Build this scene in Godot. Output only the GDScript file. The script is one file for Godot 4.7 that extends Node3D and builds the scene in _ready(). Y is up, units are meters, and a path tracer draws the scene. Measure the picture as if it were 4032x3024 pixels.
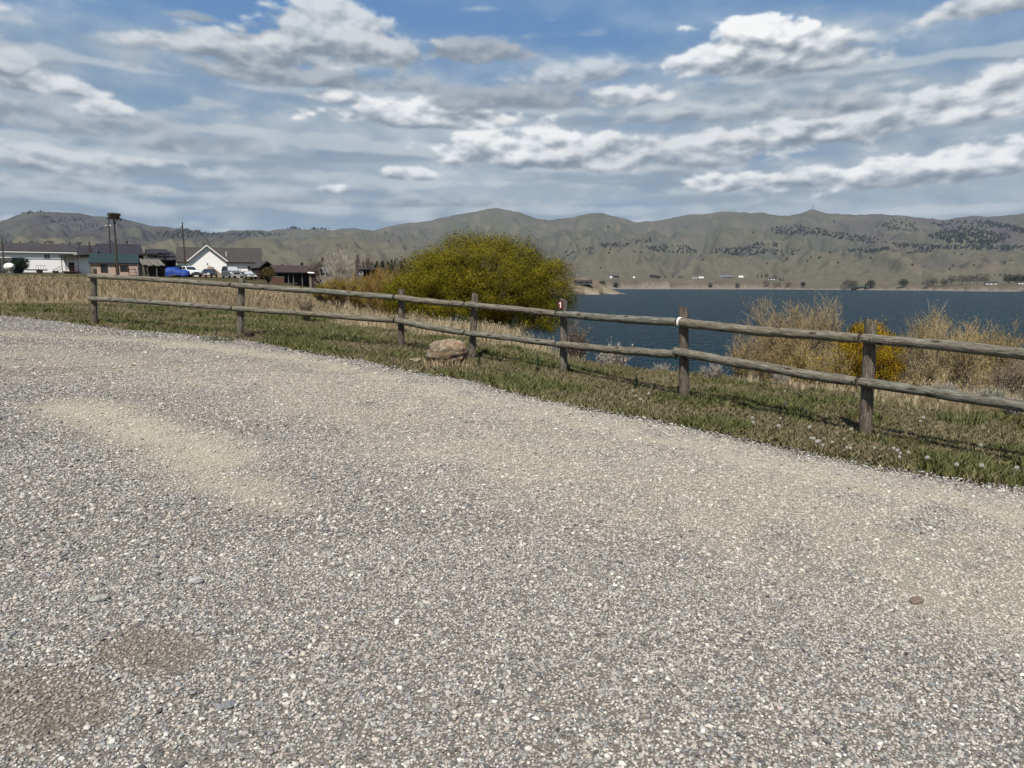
extends Node3D
# A gravel pull-out above a reservoir: post-and-rail fence, willow, hamlet and sage hills.

const FOC := 2800.0      # focal length of the 4032 x 3024 photograph, in its pixels
const CX := 2016.0
const CY := 1512.0
const EYE := 1.6
const PITCH := 7.93
const LAKE_Y := -5.4
const SUN_AZ := 13.0     # degrees to the left of straight behind the camera
const SUN_EL := 53.0

var sp := sin(deg_to_rad(PITCH))
var cp := cos(deg_to_rad(PITCH))
var M := {}
var used := {}
var rng := RandomNumberGenerator.new()
var n_fold := FastNoiseLite.new()
var n_patch := FastNoiseLite.new()
var n_fine := FastNoiseLite.new()
var n_near := FastNoiseLite.new()
var n_rock := FastNoiseLite.new()
var sky_tab := PackedFloat32Array()
var front_tab := PackedFloat32Array()
var lake := PackedVector2Array()
var fence_line := PackedVector2Array()
var edge_line := PackedVector2Array()
var hcache := PackedFloat32Array()
const HX0 := -46.0
const HZ0 := -64.0
const HSTEP := 0.4
const HNX := 231
const HNZ := 191
var hready := false

# ---------------------------------------------------------------- mesh building
class MB:
	var v := PackedVector3Array()
	var n := PackedVector3Array()
	var c := PackedColorArray()
	var uv := PackedVector2Array()
	var ix := PackedInt32Array()
	var col := Color(1, 1, 1)

	func vert(p: Vector3, nn: Vector3, u := Vector2.ZERO) -> int:
		v.append(p); n.append(nn); c.append(col); uv.append(u)
		return v.size() - 1

	func tri(a: Vector3, b: Vector3, d: Vector3) -> void:
		var nn := (b - a).cross(d - a).normalized()
		var k := v.size()
		vert(a, nn); vert(b, nn, Vector2(1, 0)); vert(d, nn, Vector2(0, 1))
		ix.append_array(PackedInt32Array([k, k + 2, k + 1]))

	# corners run anticlockwise seen from outside
	func quad(a: Vector3, b: Vector3, d: Vector3, e: Vector3) -> void:
		var nn := (b - a).cross(e - a).normalized()
		var k := v.size()
		var w := a.distance_to(b)
		var h := a.distance_to(e)
		vert(a, nn); vert(b, nn, Vector2(w, 0)); vert(d, nn, Vector2(w, h)); vert(e, nn, Vector2(0, h))
		ix.append_array(PackedInt32Array([k, k + 2, k + 1, k, k + 3, k + 2]))

	func hexa(q: Array) -> void:  # 0-3 bottom ring anticlockwise from above, 4-7 top ring
		quad(q[3], q[2], q[1], q[0]); quad(q[4], q[5], q[6], q[7])
		for i in 4:
			var j := (i + 1) % 4
			quad(q[i], q[j], q[j + 4], q[i + 4])

	func box(a: Vector3, b: Vector3) -> void:  # opposite corners
		hexa([Vector3(a.x, a.y, b.z), Vector3(b.x, a.y, b.z), Vector3(b.x, a.y, a.z), Vector3(a.x, a.y, a.z), Vector3(a.x, b.y, b.z), Vector3(b.x, b.y, b.z), Vector3(b.x, b.y, a.z), Vector3(a.x, b.y, a.z)])

	func slab(a: Vector3, b: Vector3, d: Vector3, e: Vector3, th: float) -> void:  # plate whose outer face is a b d e
		var nn := (b - a).cross(e - a).normalized() * th
		hexa([a - nn, b - nn, d - nn, e - nn, a, b, d, e])

	func beam(a: Vector3, b: Vector3, w: float, h: float) -> void:
		var z := (b - a).normalized()
		var x := z.cross(Vector3.UP if absf(z.y) < 0.95 else Vector3.RIGHT).normalized() * w * 0.5
		var y := x.cross(z).normalized() * h * 0.5
		hexa([a - x - y, a + x - y, b + x - y, b - x - y, a - x + y, a + x + y, b + x + y, b - x + y])

	func tube(pts: PackedVector3Array, rad: PackedFloat32Array, sides: int, caps := true, rough: FastNoiseLite = null, ramp := 0.0) -> void:
		var k0 := v.size()
		var along := 0.0
		var x := Vector3.ZERO
		for i in pts.size():
			var z := (pts[mini(i + 1, pts.size() - 1)] - pts[maxi(i - 1, 0)]).normalized()
			if i == 0:
				x = z.cross(Vector3.UP if absf(z.y) < 0.9 else Vector3.RIGHT).normalized()
			else:
				along += pts[i].distance_to(pts[i - 1])
				x = (x - z * x.dot(z)).normalized()
			var y := z.cross(x)
			for s in sides + 1:
				var an := TAU * s / sides
				var d := x * cos(an) + y * sin(an)
				var rr := rad[i]
				if rough:
					var q := pts[i] + d * rad[i]
					rr *= 1.0 + ramp * rough.get_noise_3d(q.x * 9.0, q.y * 9.0, q.z * 9.0)
				vert(pts[i] + d * rr, d, Vector2(float(s) / sides * TAU * rad[0], along))
		for i in pts.size() - 1:
			for s in sides:
				var a := k0 + i * (sides + 1) + s
				var b := a + sides + 1
				ix.append_array(PackedInt32Array([a, b, a + 1, a + 1, b, b + 1]))
		if caps:
			for e in 2:
				var i := 0 if e == 0 else pts.size() - 1
				var nn := (pts[0] - pts[1]).normalized() if e == 0 else (pts[i] - pts[i - 1]).normalized()
				var m := vert(pts[i], nn)
				var ring := k0 + i * (sides + 1)
				var first := v.size()
				for s in sides + 1:
					vert(v[ring + s], nn, Vector2(v[ring + s].x, v[ring + s].z))
				for s in sides:
					ix.append_array(PackedInt32Array([m, first + s, first + s + 1]) if e == 0 else PackedInt32Array([m, first + s + 1, first + s]))

	func face(i: int, j: int, k: int) -> void:  # one triangle, turned to the side its normals point to
		if (v[k] - v[i]).cross(v[j] - v[i]).dot(n[i]) < 0.0:
			var t := j
			j = k
			k = t
		ix.append(i); ix.append(j); ix.append(k)

	func build() -> ArrayMesh:
		var a := []
		a.resize(Mesh.ARRAY_MAX)
		a[Mesh.ARRAY_VERTEX] = v
		a[Mesh.ARRAY_NORMAL] = n
		a[Mesh.ARRAY_COLOR] = c
		a[Mesh.ARRAY_TEX_UV] = uv
		a[Mesh.ARRAY_INDEX] = ix
		var m := ArrayMesh.new()
		m.add_surface_from_arrays(Mesh.PRIMITIVE_TRIANGLES, a)
		return m


func numbered(called: String) -> String:
	used[called] = used.get(called, -1) + 1
	return called if used[called] == 0 else "%s_%03d" % [called, used[called]]

func tag(o: Node3D, label: String, category: String, group := "", kind := "") -> void:
	if label: o.set_meta("label", label)
	if category: o.set_meta("category", category)
	if group: o.set_meta("group", group)
	if kind: o.set_meta("kind", kind)

func thing(called: String, label: String, category: String, xf := Transform3D(), group := "") -> Node3D:
	var o := Node3D.new()
	o.name = numbered(called)
	add_child(o)
	o.transform = xf
	tag(o, label, category, group)
	return o

func part(mb: MB, called: String, m: Material, parent: Node3D) -> MeshInstance3D:
	var o := MeshInstance3D.new()
	o.mesh = mb.build()
	o.material_override = m
	o.name = called
	parent.add_child(o, true)
	return o

func solo(mesh: Mesh, called: String, m: Material) -> MeshInstance3D:
	var o := MeshInstance3D.new()
	o.mesh = mesh
	o.material_override = m
	o.name = numbered(called)
	add_child(o)
	return o

func copy(o: Node3D, called: String, label: String, xf: Transform3D, group := "") -> Node3D:
	var d: Node3D = o.duplicate()
	d.name = numbered(called)
	add_child(d)
	d.transform = xf
	d.set_meta("label", label)
	if group: d.set_meta("group", group)
	return d

# ---------------------------------------------------------------- the view
func ray(px: float, py: float) -> Vector3:
	var y := (CY - py) / FOC
	return Vector3((px - CX) / FOC, y * cp - sp, -(y * sp + cp))

func at(px: float, py: float, d: float) -> Vector3:
	var r := ray(px, py)
	return Vector3(0, EYE, 0) + r * (d / -r.z)

func hit(px: float, py: float, d0: float, d1: float, grow := 1.02) -> Vector3:  # first ground met along a line of sight
	var r := ray(px, py)
	var d := d0
	var before := d0
	while d < d1:
		var p := Vector3(0, EYE, 0) + r * (d / -r.z)
		if p.y < ground(p.x, p.z):
			var lo := before
			var hi := d
			for k in 12:
				var mid := (lo + hi) / 2
				p = Vector3(0, EYE, 0) + r * (mid / -r.z)
				if p.y < ground(p.x, p.z): hi = mid
				else: lo = mid
			return Vector3(p.x, ground(p.x, p.z), p.z)
		before = d
		d *= grow
	return Vector3(0, -999, 0)

func base_at(px: float, py: float, d: float) -> Vector3:
	var p := at(px, py, d)
	return Vector3(p.x, ground(p.x, p.z), p.z)

# ---------------------------------------------------------------- the lie of the land
func elevation_table(points: Array) -> PackedFloat32Array:
	var azs := PackedFloat32Array()
	var els := PackedFloat32Array()
	for i in range(0, points.size(), 2):
		var r := ray(points[i], points[i + 1])
		azs.append(rad_to_deg(atan2(r.x, -r.z)))
		els.append(r.y / Vector2(r.x, r.z).length())
	var out := PackedFloat32Array()
	out.resize(1801)
	for k in 1801:
		var a := -90.0 + k * 0.1
		var j := 0
		while j < azs.size() - 2 and azs[j + 1] < a: j += 1
		var t := clampf((a - azs[j]) / (azs[j + 1] - azs[j]), 0, 1)
		out[k] = lerpf(els[j], els[j + 1], t)
	var soft := out.duplicate()
	for k in range(3, 1798):
		soft[k] = (out[k - 3] + 2 * out[k - 2] + 3 * out[k - 1] + 4 * out[k] + 3 * out[k + 1] + 2 * out[k + 2] + out[k + 3]) / 16.0
	return soft

func looked_up(t: PackedFloat32Array, az: float) -> float:
	var k := clampf((az + 90.0) * 10.0, 0, 1799.0)
	var i := int(k)
	return lerpf(t[i], t[i + 1], k - i)

func poly_dist(poly: PackedVector2Array, p: Vector2) -> float:
	var best := 1e18
	for i in poly.size() - 1:
		var a := poly[i]
		var d := poly[i + 1] - a
		var t := clampf((p - a).dot(d) / d.length_squared(), 0, 1)
		best = minf(best, p.distance_squared_to(a + d * t))
	return sqrt(best)

func side_dist(poly: PackedVector2Array, p: Vector2) -> float:  # positive on the far (lake) side of an open line that runs from left to right
	var best := 1e18
	var s := 1.0
	for i in poly.size() - 1:
		var a := poly[i]
		var d := poly[i + 1] - a
		var t := clampf((p - a).dot(d) / d.length_squared(), 0, 1)
		var q := p.distance_squared_to(a + d * t)
		if q < best - 1e-9:
			best = q
			s = -1.0 if d.cross(p - a) > 0 else 1.0
	return sqrt(best) * s

func lake_dist(x: float, z: float) -> float:
	var p := Vector2(x, z)
	var d := poly_dist(lake, p)
	return -d if Geometry2D.is_point_in_polygon(p, lake) else d

func near_land(x: float, z: float) -> float:
	var xe := x
	if x < -12.0: xe = -12.0 + (x + 12.0) * 0.51
	elif x > 4.0: xe = 4.0 + (x - 4.0) * 0.3
	var zz := clampf(z, -140.0, 12.0)
	return -0.05 * xe - 0.0115 * zz

func mixed(t: float) -> float:
	t = clampf(t, 0, 1)
	return 0.45 * t + 0.55 * t * t * (3 - 2 * t)

func far_land(x: float, z: float, r: float) -> float:
	var az := rad_to_deg(atan2(x, -z))
	var fr := looked_up(front_tab, az)
	var sk := looked_up(sky_tab, az)
	var right := smoothstep(14.0, 24.0, az)
	var left := 1.0 - smoothstep(-12.0, 0.0, az)
	var h0 := lerpf(6.5, 3.5, left)
	var h1 := lerpf(11.0, 1.2, right)
	h1 = lerpf(h1, 16.0, left)
	var h2 := lerpf(20.0, 12.0, right)
	h2 = lerpf(h2, 34.0, left)
	var me := lerpf(fr, sk, 0.55) + n_fold.get_noise_2d(az * 62.0, 40.0) * 0.016 + n_fold.get_noise_2d(az * 170.0, 90.0) * 0.005
	var y := 0.0
	if r < 1250.0: y = lerpf(h0, h1, mixed((r - 500.0) / 750.0))
	elif r < 1500.0: y = lerpf(h1, h2, mixed((r - 1250.0) / 250.0))
	elif r < 2050.0: y = lerpf(h2, EYE + fr * 2050.0, mixed((r - 1500.0) / 550.0))
	elif r < 2500.0: y = lerpf(EYE + fr * 2050.0, EYE + fr * 0.90 * 2500.0, mixed((r - 2050.0) / 450.0))
	elif r < 3150.0: y = lerpf(EYE + fr * 0.90 * 2500.0, EYE + me * 3150.0, mixed((r - 2500.0) / 650.0))
	elif r < 3550.0: y = lerpf(EYE + me * 3150.0, EYE + me * 0.955 * 3550.0, mixed((r - 3150.0) / 400.0))
	elif r < 4300.0: y = lerpf(EYE + me * 0.955 * 3550.0, EYE + sk * 4300.0, mixed((r - 3550.0) / 750.0))
	else: y = lerpf(EYE + sk * 4300.0, sk * 2000.0, mixed((r - 4300.0) / 2000.0))
	if r > 1150.0:
		var amp := 72.0 * smoothstep(1350.0, 2300.0, r)
		amp *= 1.0 - 0.85 * exp(-pow((r - 4300.0) / 420.0, 2.0))
		amp *= 1.0 - 0.55 * exp(-pow((r - 2050.0) / 200.0, 2.0))
		amp *= 1.0 - 0.5 * exp(-pow((r - 3150.0) / 200.0, 2.0))
		if r > 4400.0: amp *= 0.2
		amp += 3.0
		var q := az * 26.0
		var f := n_fold.get_noise_2d(q * 2.3 + r * 0.3, r * 0.5)
		var f2 := n_fold.get_noise_2d(q * 6.5 - r * 0.5 + 900.0, r * 1.0)
		y += amp * (0.10 - 1.9 * absf(f) + 0.5 * (0.1 - absf(f2) * 1.6))
	return y

func ground(x: float, z: float) -> float:
	if hready and x > HX0 and x < -HX0 and z > HZ0 and z < 12.0:
		var fx := (x - HX0) / HSTEP
		var fz := (z - HZ0) / HSTEP
		var i := mini(int(fx), HNX - 2)
		var j := mini(int(fz), HNZ - 2)
		var u := fx - i
		var w := fz - j
		var k := j * HNX + i
		return lerpf(lerpf(hcache[k], hcache[k + 1], u), lerpf(hcache[k + HNX], hcache[k + HNX + 1], u), w)
	return ground_exact(x, z)

func ground_exact(x: float, z: float) -> float:
	var r := sqrt(x * x + z * z)
	var y := 0.0
	if r < 180.0: y = near_land(x, z)
	elif r > 420.0: y = far_land(x, z, r)
	else: y = lerpf(near_land(x, z), far_land(x, z, r), smoothstep(180.0, 420.0, r))
	var dl := lake_dist(x, z)
	if dl <= 0.0:
		return LAKE_Y + maxf(dl * 0.12, -3.0) - 0.01
	if r < 150.0:
		var az := rad_to_deg(atan2(x, -z))
		var reach := 30.0
		var t := clampf(1.0 - dl / reach, 0, 1)
		var w := smoothstep(-2.0, 9.0, az)
		var p := lerpf(t * t, 1.0 - pow(1.0 - t, 1.55), w)
		y = lerpf(y, LAKE_Y, p)
		var beyond := side_dist(fence_line, Vector2(x, z))
		y += n_near.get_noise_2d(x, z) * 0.09 * smoothstep(-0.5, 3.0, beyond)
	else:
		var t := clampf(1.0 - dl / 34.0, 0, 1)
		y = lerpf(y, LAKE_Y, t * t * (3 - 2 * t) if r < 900.0 else pow(t, 2.6))
	return y

func lawn_limit(x: float) -> float:
	return lerpf(7.0, 2.3, smoothstep(-9.0, 0.0, x))

# ---------------------------------------------------------------- materials
func lin(r: float, g: float, b: float) -> Color:
	return Color(r, g, b).linear_to_srgb()

func mat(r: float, g: float, b: float, rough := 0.85, spec := 0.3) -> StandardMaterial3D:
	var m := StandardMaterial3D.new()
	m.albedo_color = lin(r, g, b)
	m.roughness = rough
	m.metallic_specular = spec
	return m

func noise_tex(freq: float, lo: float, hi: float, size := 512, octaves := 4, seed_ := 1) -> NoiseTexture2D:
	var n := FastNoiseLite.new()
	n.seed = seed_
	n.noise_type = FastNoiseLite.TYPE_SIMPLEX_SMOOTH
	n.frequency = freq
	n.fractal_octaves = octaves
	var g := Gradient.new()
	g.set_color(0, Color(lo, lo, lo))
	g.set_color(1, Color(hi, hi, hi))
	var t := NoiseTexture2D.new()
	t.width = size
	t.height = size
	t.seamless = true
	t.noise = n
	t.color_ramp = g
	return t

func normal_tex(freq: float, strength: float, size := 512, octaves := 4, seed_ := 2, cell := false) -> NoiseTexture2D:
	var n := FastNoiseLite.new()
	n.seed = seed_
	n.frequency = freq
	if cell:
		n.noise_type = FastNoiseLite.TYPE_CELLULAR
		n.cellular_return_type = FastNoiseLite.RETURN_DISTANCE
		n.fractal_type = FastNoiseLite.FRACTAL_NONE
	else:
		n.noise_type = FastNoiseLite.TYPE_SIMPLEX_SMOOTH
		n.fractal_octaves = octaves
	var t := NoiseTexture2D.new()
	t.width = size
	t.height = size
	t.seamless = true
	t.noise = n
	t.as_normal_map = true
	t.bump_strength = strength
	return t

func textured(m: StandardMaterial3D, tex: Texture2D, per_metre: float, normal: Texture2D = null, depth := 1.0) -> StandardMaterial3D:
	m.albedo_texture = tex
	m.uv1_triplanar = true
	m.uv1_world_triplanar = true
	m.uv1_scale = Vector3.ONE * per_metre
	if normal:
		m.normal_enabled = true
		m.normal_texture = normal
		m.normal_scale = depth
	return m

func wood_image(lo: Color, hi: Color, seed_: int, knots: int) -> ImageTexture:  # u runs round the log, v along it
	var a := FastNoiseLite.new()
	a.seed = seed_
	a.frequency = 1.0
	a.fractal_octaves = 4
	var im := Image.create(128, 512, false, Image.FORMAT_RGB8)
	var r := RandomNumberGenerator.new()
	r.seed = seed_
	var spots := []
	for k in knots: spots.append(Vector2(r.randf() * 128.0, r.randf() * 512.0))
	for y in 512:
		for x in 128:
			var an := TAU * x / 128.0
			var bend := 0.0
			var knot := 0.0
			for s: Vector2 in spots:
				var d := Vector2((x - s.x), (y - s.y) * 0.45).length()
				knot = maxf(knot, 1.0 - d / 7.0)
				bend += exp(-d * d / 300.0) * 0.35
			var g := a.get_noise_3d(cos(an + bend) * 4.5, sin(an + bend) * 4.5, y * 0.011)
			var f := a.get_noise_3d(cos(an + bend) * 16.0, sin(an + bend) * 16.0, y * 0.03 + 40.0)
			var broad := a.get_noise_3d(cos(an) * 0.8, sin(an) * 0.8, y * 0.012 + 90.0)
			var t := clampf(0.55 + g * 0.55 + f * 0.6 + broad * 0.45, 0, 1)
			var c := lo.lerp(hi, t)
			if f < -0.30: c = c.lerp(Color(0.16, 0.14, 0.12), clampf((-0.30 - f) * 6.0, 0, 0.85))
			if knot > 0: c = c.lerp(Color(0.2, 0.17, 0.14), clampf(knot * 1.3, 0, 0.85))
			im.set_pixel(x, y, c)
	return ImageTexture.create_from_image(im)

func make_materials() -> void:
	var speck := noise_tex(0.05, 0.72, 1.0, 512, 5, 5)
	var patchy := noise_tex(0.012, 0.66, 1.0, 512, 5, 6)
	M.speck = speck
	# ground
	var grit := StandardMaterial3D.new()
	grit.vertex_color_use_as_albedo = true
	grit.roughness = 0.95
	grit.metallic_specular = 0.2
	textured(grit, noise_tex(0.16, 0.72, 1.0, 1024, 3, 11), 0.7, normal_tex(0.11, 6.0, 1024, 3, 12, true), 1.0)
	M.grit = grit
	var soil := StandardMaterial3D.new()
	soil.vertex_color_use_as_albedo = true
	soil.roughness = 1.0
	soil.metallic_specular = 0.1
	textured(soil, noise_tex(0.06, 0.55, 1.0, 512, 5, 13), 0.6)
	M.soil = soil
	var hill := StandardMaterial3D.new()
	hill.vertex_color_use_as_albedo = true
	hill.roughness = 1.0
	hill.metallic_specular = 0.0
	textured(hill, noise_tex(0.03, 0.70, 1.0, 1024, 6, 14), 0.0045)
	M.hill = hill
	var stone := StandardMaterial3D.new()
	stone.vertex_color_use_as_albedo = true
	stone.roughness = 0.8
	stone.metallic_specular = 0.3
	M.stone = stone
	var blade := StandardMaterial3D.new()
	blade.vertex_color_use_as_albedo = true
	blade.roughness = 0.75
	blade.metallic_specular = 0.2
	blade.backlight_enabled = true
	blade.backlight = Color(0.25, 0.25, 0.15)
	M.blade = blade
	var leaf := StandardMaterial3D.new()
	leaf.vertex_color_use_as_albedo = true
	leaf.roughness = 0.7
	leaf.metallic_specular = 0.25
	leaf.backlight_enabled = true
	leaf.backlight = Color(0.3, 0.3, 0.1)
	M.leaf = leaf
	var bark := StandardMaterial3D.new()
	bark.vertex_color_use_as_albedo = true
	bark.roughness = 0.95
	bark.metallic_specular = 0.1
	textured(bark, noise_tex(0.03, 0.5, 1.0, 256, 5, 17), 1.2)
	M.bark = bark
	var twig := StandardMaterial3D.new()
	twig.vertex_color_use_as_albedo = true
	twig.roughness = 0.9
	twig.metallic_specular = 0.15
	M.twig = twig
	# lake
	var w := StandardMaterial3D.new()
	w.albedo_color = lin(0.004, 0.033, 0.056)
	w.roughness = 0.22
	w.metallic_specular = 0.07
	w.uv1_triplanar = true
	w.uv1_world_triplanar = true
	w.uv1_scale = Vector3(0.020, 0.02, 0.010)
	w.normal_enabled = true
	w.normal_texture = normal_tex(0.035, 30.0, 1024, 5, 21)
	w.normal_scale = 1.6
	M.water = w
	# fence
	for k in 3:
		var m := StandardMaterial3D.new()
		m.albedo_texture = wood_image(Color(0.29, 0.275, 0.235), [Color(0.54, 0.53, 0.485), Color(0.52, 0.52, 0.485), Color(0.54, 0.52, 0.465)][k], 31 + k, 7)
		m.roughness = 0.9
		m.metallic_specular = 0.2
		m.uv1_scale = Vector3(1.0 / (TAU * 0.06), 0.45, 1)
		m.normal_enabled = true
		m.normal_texture = normal_tex(0.03, 5.0, 256, 4, 37)
		m.normal_scale = 0.7
		M["rail%d" % k] = m
		var q := m.duplicate()
		q.albedo_texture = wood_image(Color(0.28, 0.25, 0.215), [Color(0.49, 0.465, 0.425), Color(0.48, 0.475, 0.44), Color(0.46, 0.425, 0.395)][k], 41 + k, 3)
		M["post%d" % k] = q
	M.wire = mat(0.03, 0.028, 0.025, 0.6)
	M.tie = mat(0.8, 0.8, 0.78, 0.5)
	M.plate = mat(0.11, 0.028, 0.018, 0.55)
	M.numeral = mat(0.75, 0.74, 0.72, 0.6)
	M.darkbox = textured(mat(0.045, 0.032, 0.028, 0.8), speck, 3.0)
	# houses and yard
	M.white = textured(mat(0.86, 0.87, 0.88, 0.8), noise_tex(0.05, 0.92, 1.0, 256, 4, 51), 0.7)
	M.white_block = textured(mat(0.90, 0.90, 0.89, 0.8), noise_tex(0.05, 0.92, 1.0, 256, 4, 52), 0.7)
	M.trim = mat(0.78, 0.78, 0.76, 0.6)
	M.roof_dark = textured(mat(0.075, 0.068, 0.072, 0.85), patchy, 0.35)
	M.roof_slate = textured(mat(0.050, 0.048, 0.060, 0.85), patchy, 0.35)
	M.roof_umber = textured(mat(0.085, 0.076, 0.072, 0.7), patchy, 0.35)
	M.roof_brown = textured(mat(0.085, 0.060, 0.055, 0.8), patchy, 0.35)
	M.roof_green = textured(mat(0.042, 0.070, 0.068, 0.55), patchy, 0.4)
	M.roof_grey = textured(mat(0.26, 0.28, 0.31, 0.5), patchy, 0.4)
	M.fascia = mat(0.06, 0.05, 0.045, 0.8)
	M.pink = textured(mat(0.60, 0.46, 0.375, 0.9), speck, 0.6)
	M.greywall = textured(mat(0.11, 0.11, 0.12, 0.9), speck, 0.6)
	M.camper = textured(mat(0.10, 0.105, 0.11, 0.75), speck, 0.6)
	M.brownwall = textured(mat(0.050, 0.035, 0.026, 0.9), speck, 0.8)
	M.redwood = textured(mat(0.10, 0.055, 0.040, 0.9), speck, 0.8)
	M.oldwood = textured(mat(0.23, 0.21, 0.18, 0.95), patchy, 0.8)
	M.darkwood = textured(mat(0.035, 0.030, 0.028, 0.9), speck, 0.8)
	M.pole = textured(mat(0.075, 0.062, 0.052, 0.95), speck, 1.5)
	M.nest = textured(mat(0.13, 0.10, 0.065, 1.0), speck, 2.0)
	M.concrete = textured(mat(0.42, 0.40, 0.37, 0.95), speck, 0.6)
	M.brickish = textured(mat(0.20, 0.11, 0.08, 0.95), patchy, 1.5)
	M.dirt = textured(mat(0.34, 0.255, 0.18, 1.0), patchy, 0.5)
	M.rust = mat(0.16, 0.075, 0.04, 0.9)
	M.pipe = mat(0.6, 0.6, 0.58, 0.5)
	M.iron = mat(0.03, 0.03, 0.032, 0.7)
	M.tank = mat(0.82, 0.82, 0.80, 0.35)
	M.glass = mat(0.02, 0.024, 0.028, 0.08, 0.6)
	M.pale_glass = mat(0.42, 0.45, 0.47, 0.12, 0.7)
	M.tyre = mat(0.02, 0.02, 0.02, 0.9)
	M.rim = mat(0.35, 0.35, 0.36, 0.4, 0.6)
	M.lamp = mat(0.75, 0.75, 0.72, 0.15, 0.7)
	M.car_white = mat(0.70, 0.72, 0.70, 0.3, 0.5)
	M.car_green = mat(0.02, 0.045, 0.042, 0.3, 0.5)
	M.car_black = mat(0.035, 0.035, 0.04, 0.3, 0.5)
	M.car_grey = mat(0.085, 0.09, 0.092, 0.4, 0.5)
	M.car_dull = mat(0.13, 0.15, 0.155, 0.45, 0.4)
	M.car_red = mat(0.30, 0.025, 0.035, 0.4, 0.5)
	M.chrome = mat(0.6, 0.6, 0.6, 0.3, 0.8)
	M.tarp = textured(mat(0.012, 0.060, 0.34, 0.55, 0.4), noise_tex(0.03, 0.75, 1.0, 256, 4, 61), 0.5, normal_tex(0.02, 8.0, 256, 3, 62), 1.0)
	var bo := StandardMaterial3D.new()
	bo.vertex_color_use_as_albedo = true
	bo.roughness = 0.9
	bo.metallic_specular = 0.25
	textured(bo, noise_tex(0.04, 0.62, 1.0, 512, 5, 63), 2.6, normal_tex(0.045, 9.0, 512, 5, 64), 1.0)
	M.boulder = bo
	M.fluff = mat(0.48, 0.47, 0.43, 1.0, 0.1)
	M.stalk = mat(0.10, 0.12, 0.04, 0.9, 0.1)

# ---------------------------------------------------------------- sky
var clouds := []
var sky_rows := []
var cn := FastNoiseLite.new()
var cn2 := FastNoiseLite.new()
var cn3 := FastNoiseLite.new()
const SKY_W := 4096
const SKY_H := 2048

func cloud(px: float, py: float, hw: float, hh: float, bright: float, soft: float, tilt := 0.0) -> void:  # from the picture: centre and half sizes in 2212-wide pixels
	var r := ray(px * 1.8228, py * 1.8228)
	var az := rad_to_deg(atan2(r.x, -r.z))
	var el := rad_to_deg(atan2(r.y, Vector2(r.x, r.z).length()))
	var k := rad_to_deg(1.8228 / FOC)
	clouds.append([az, el, hw * k * 0.93, hh * k * 0.95, bright, soft, tilt])

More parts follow.
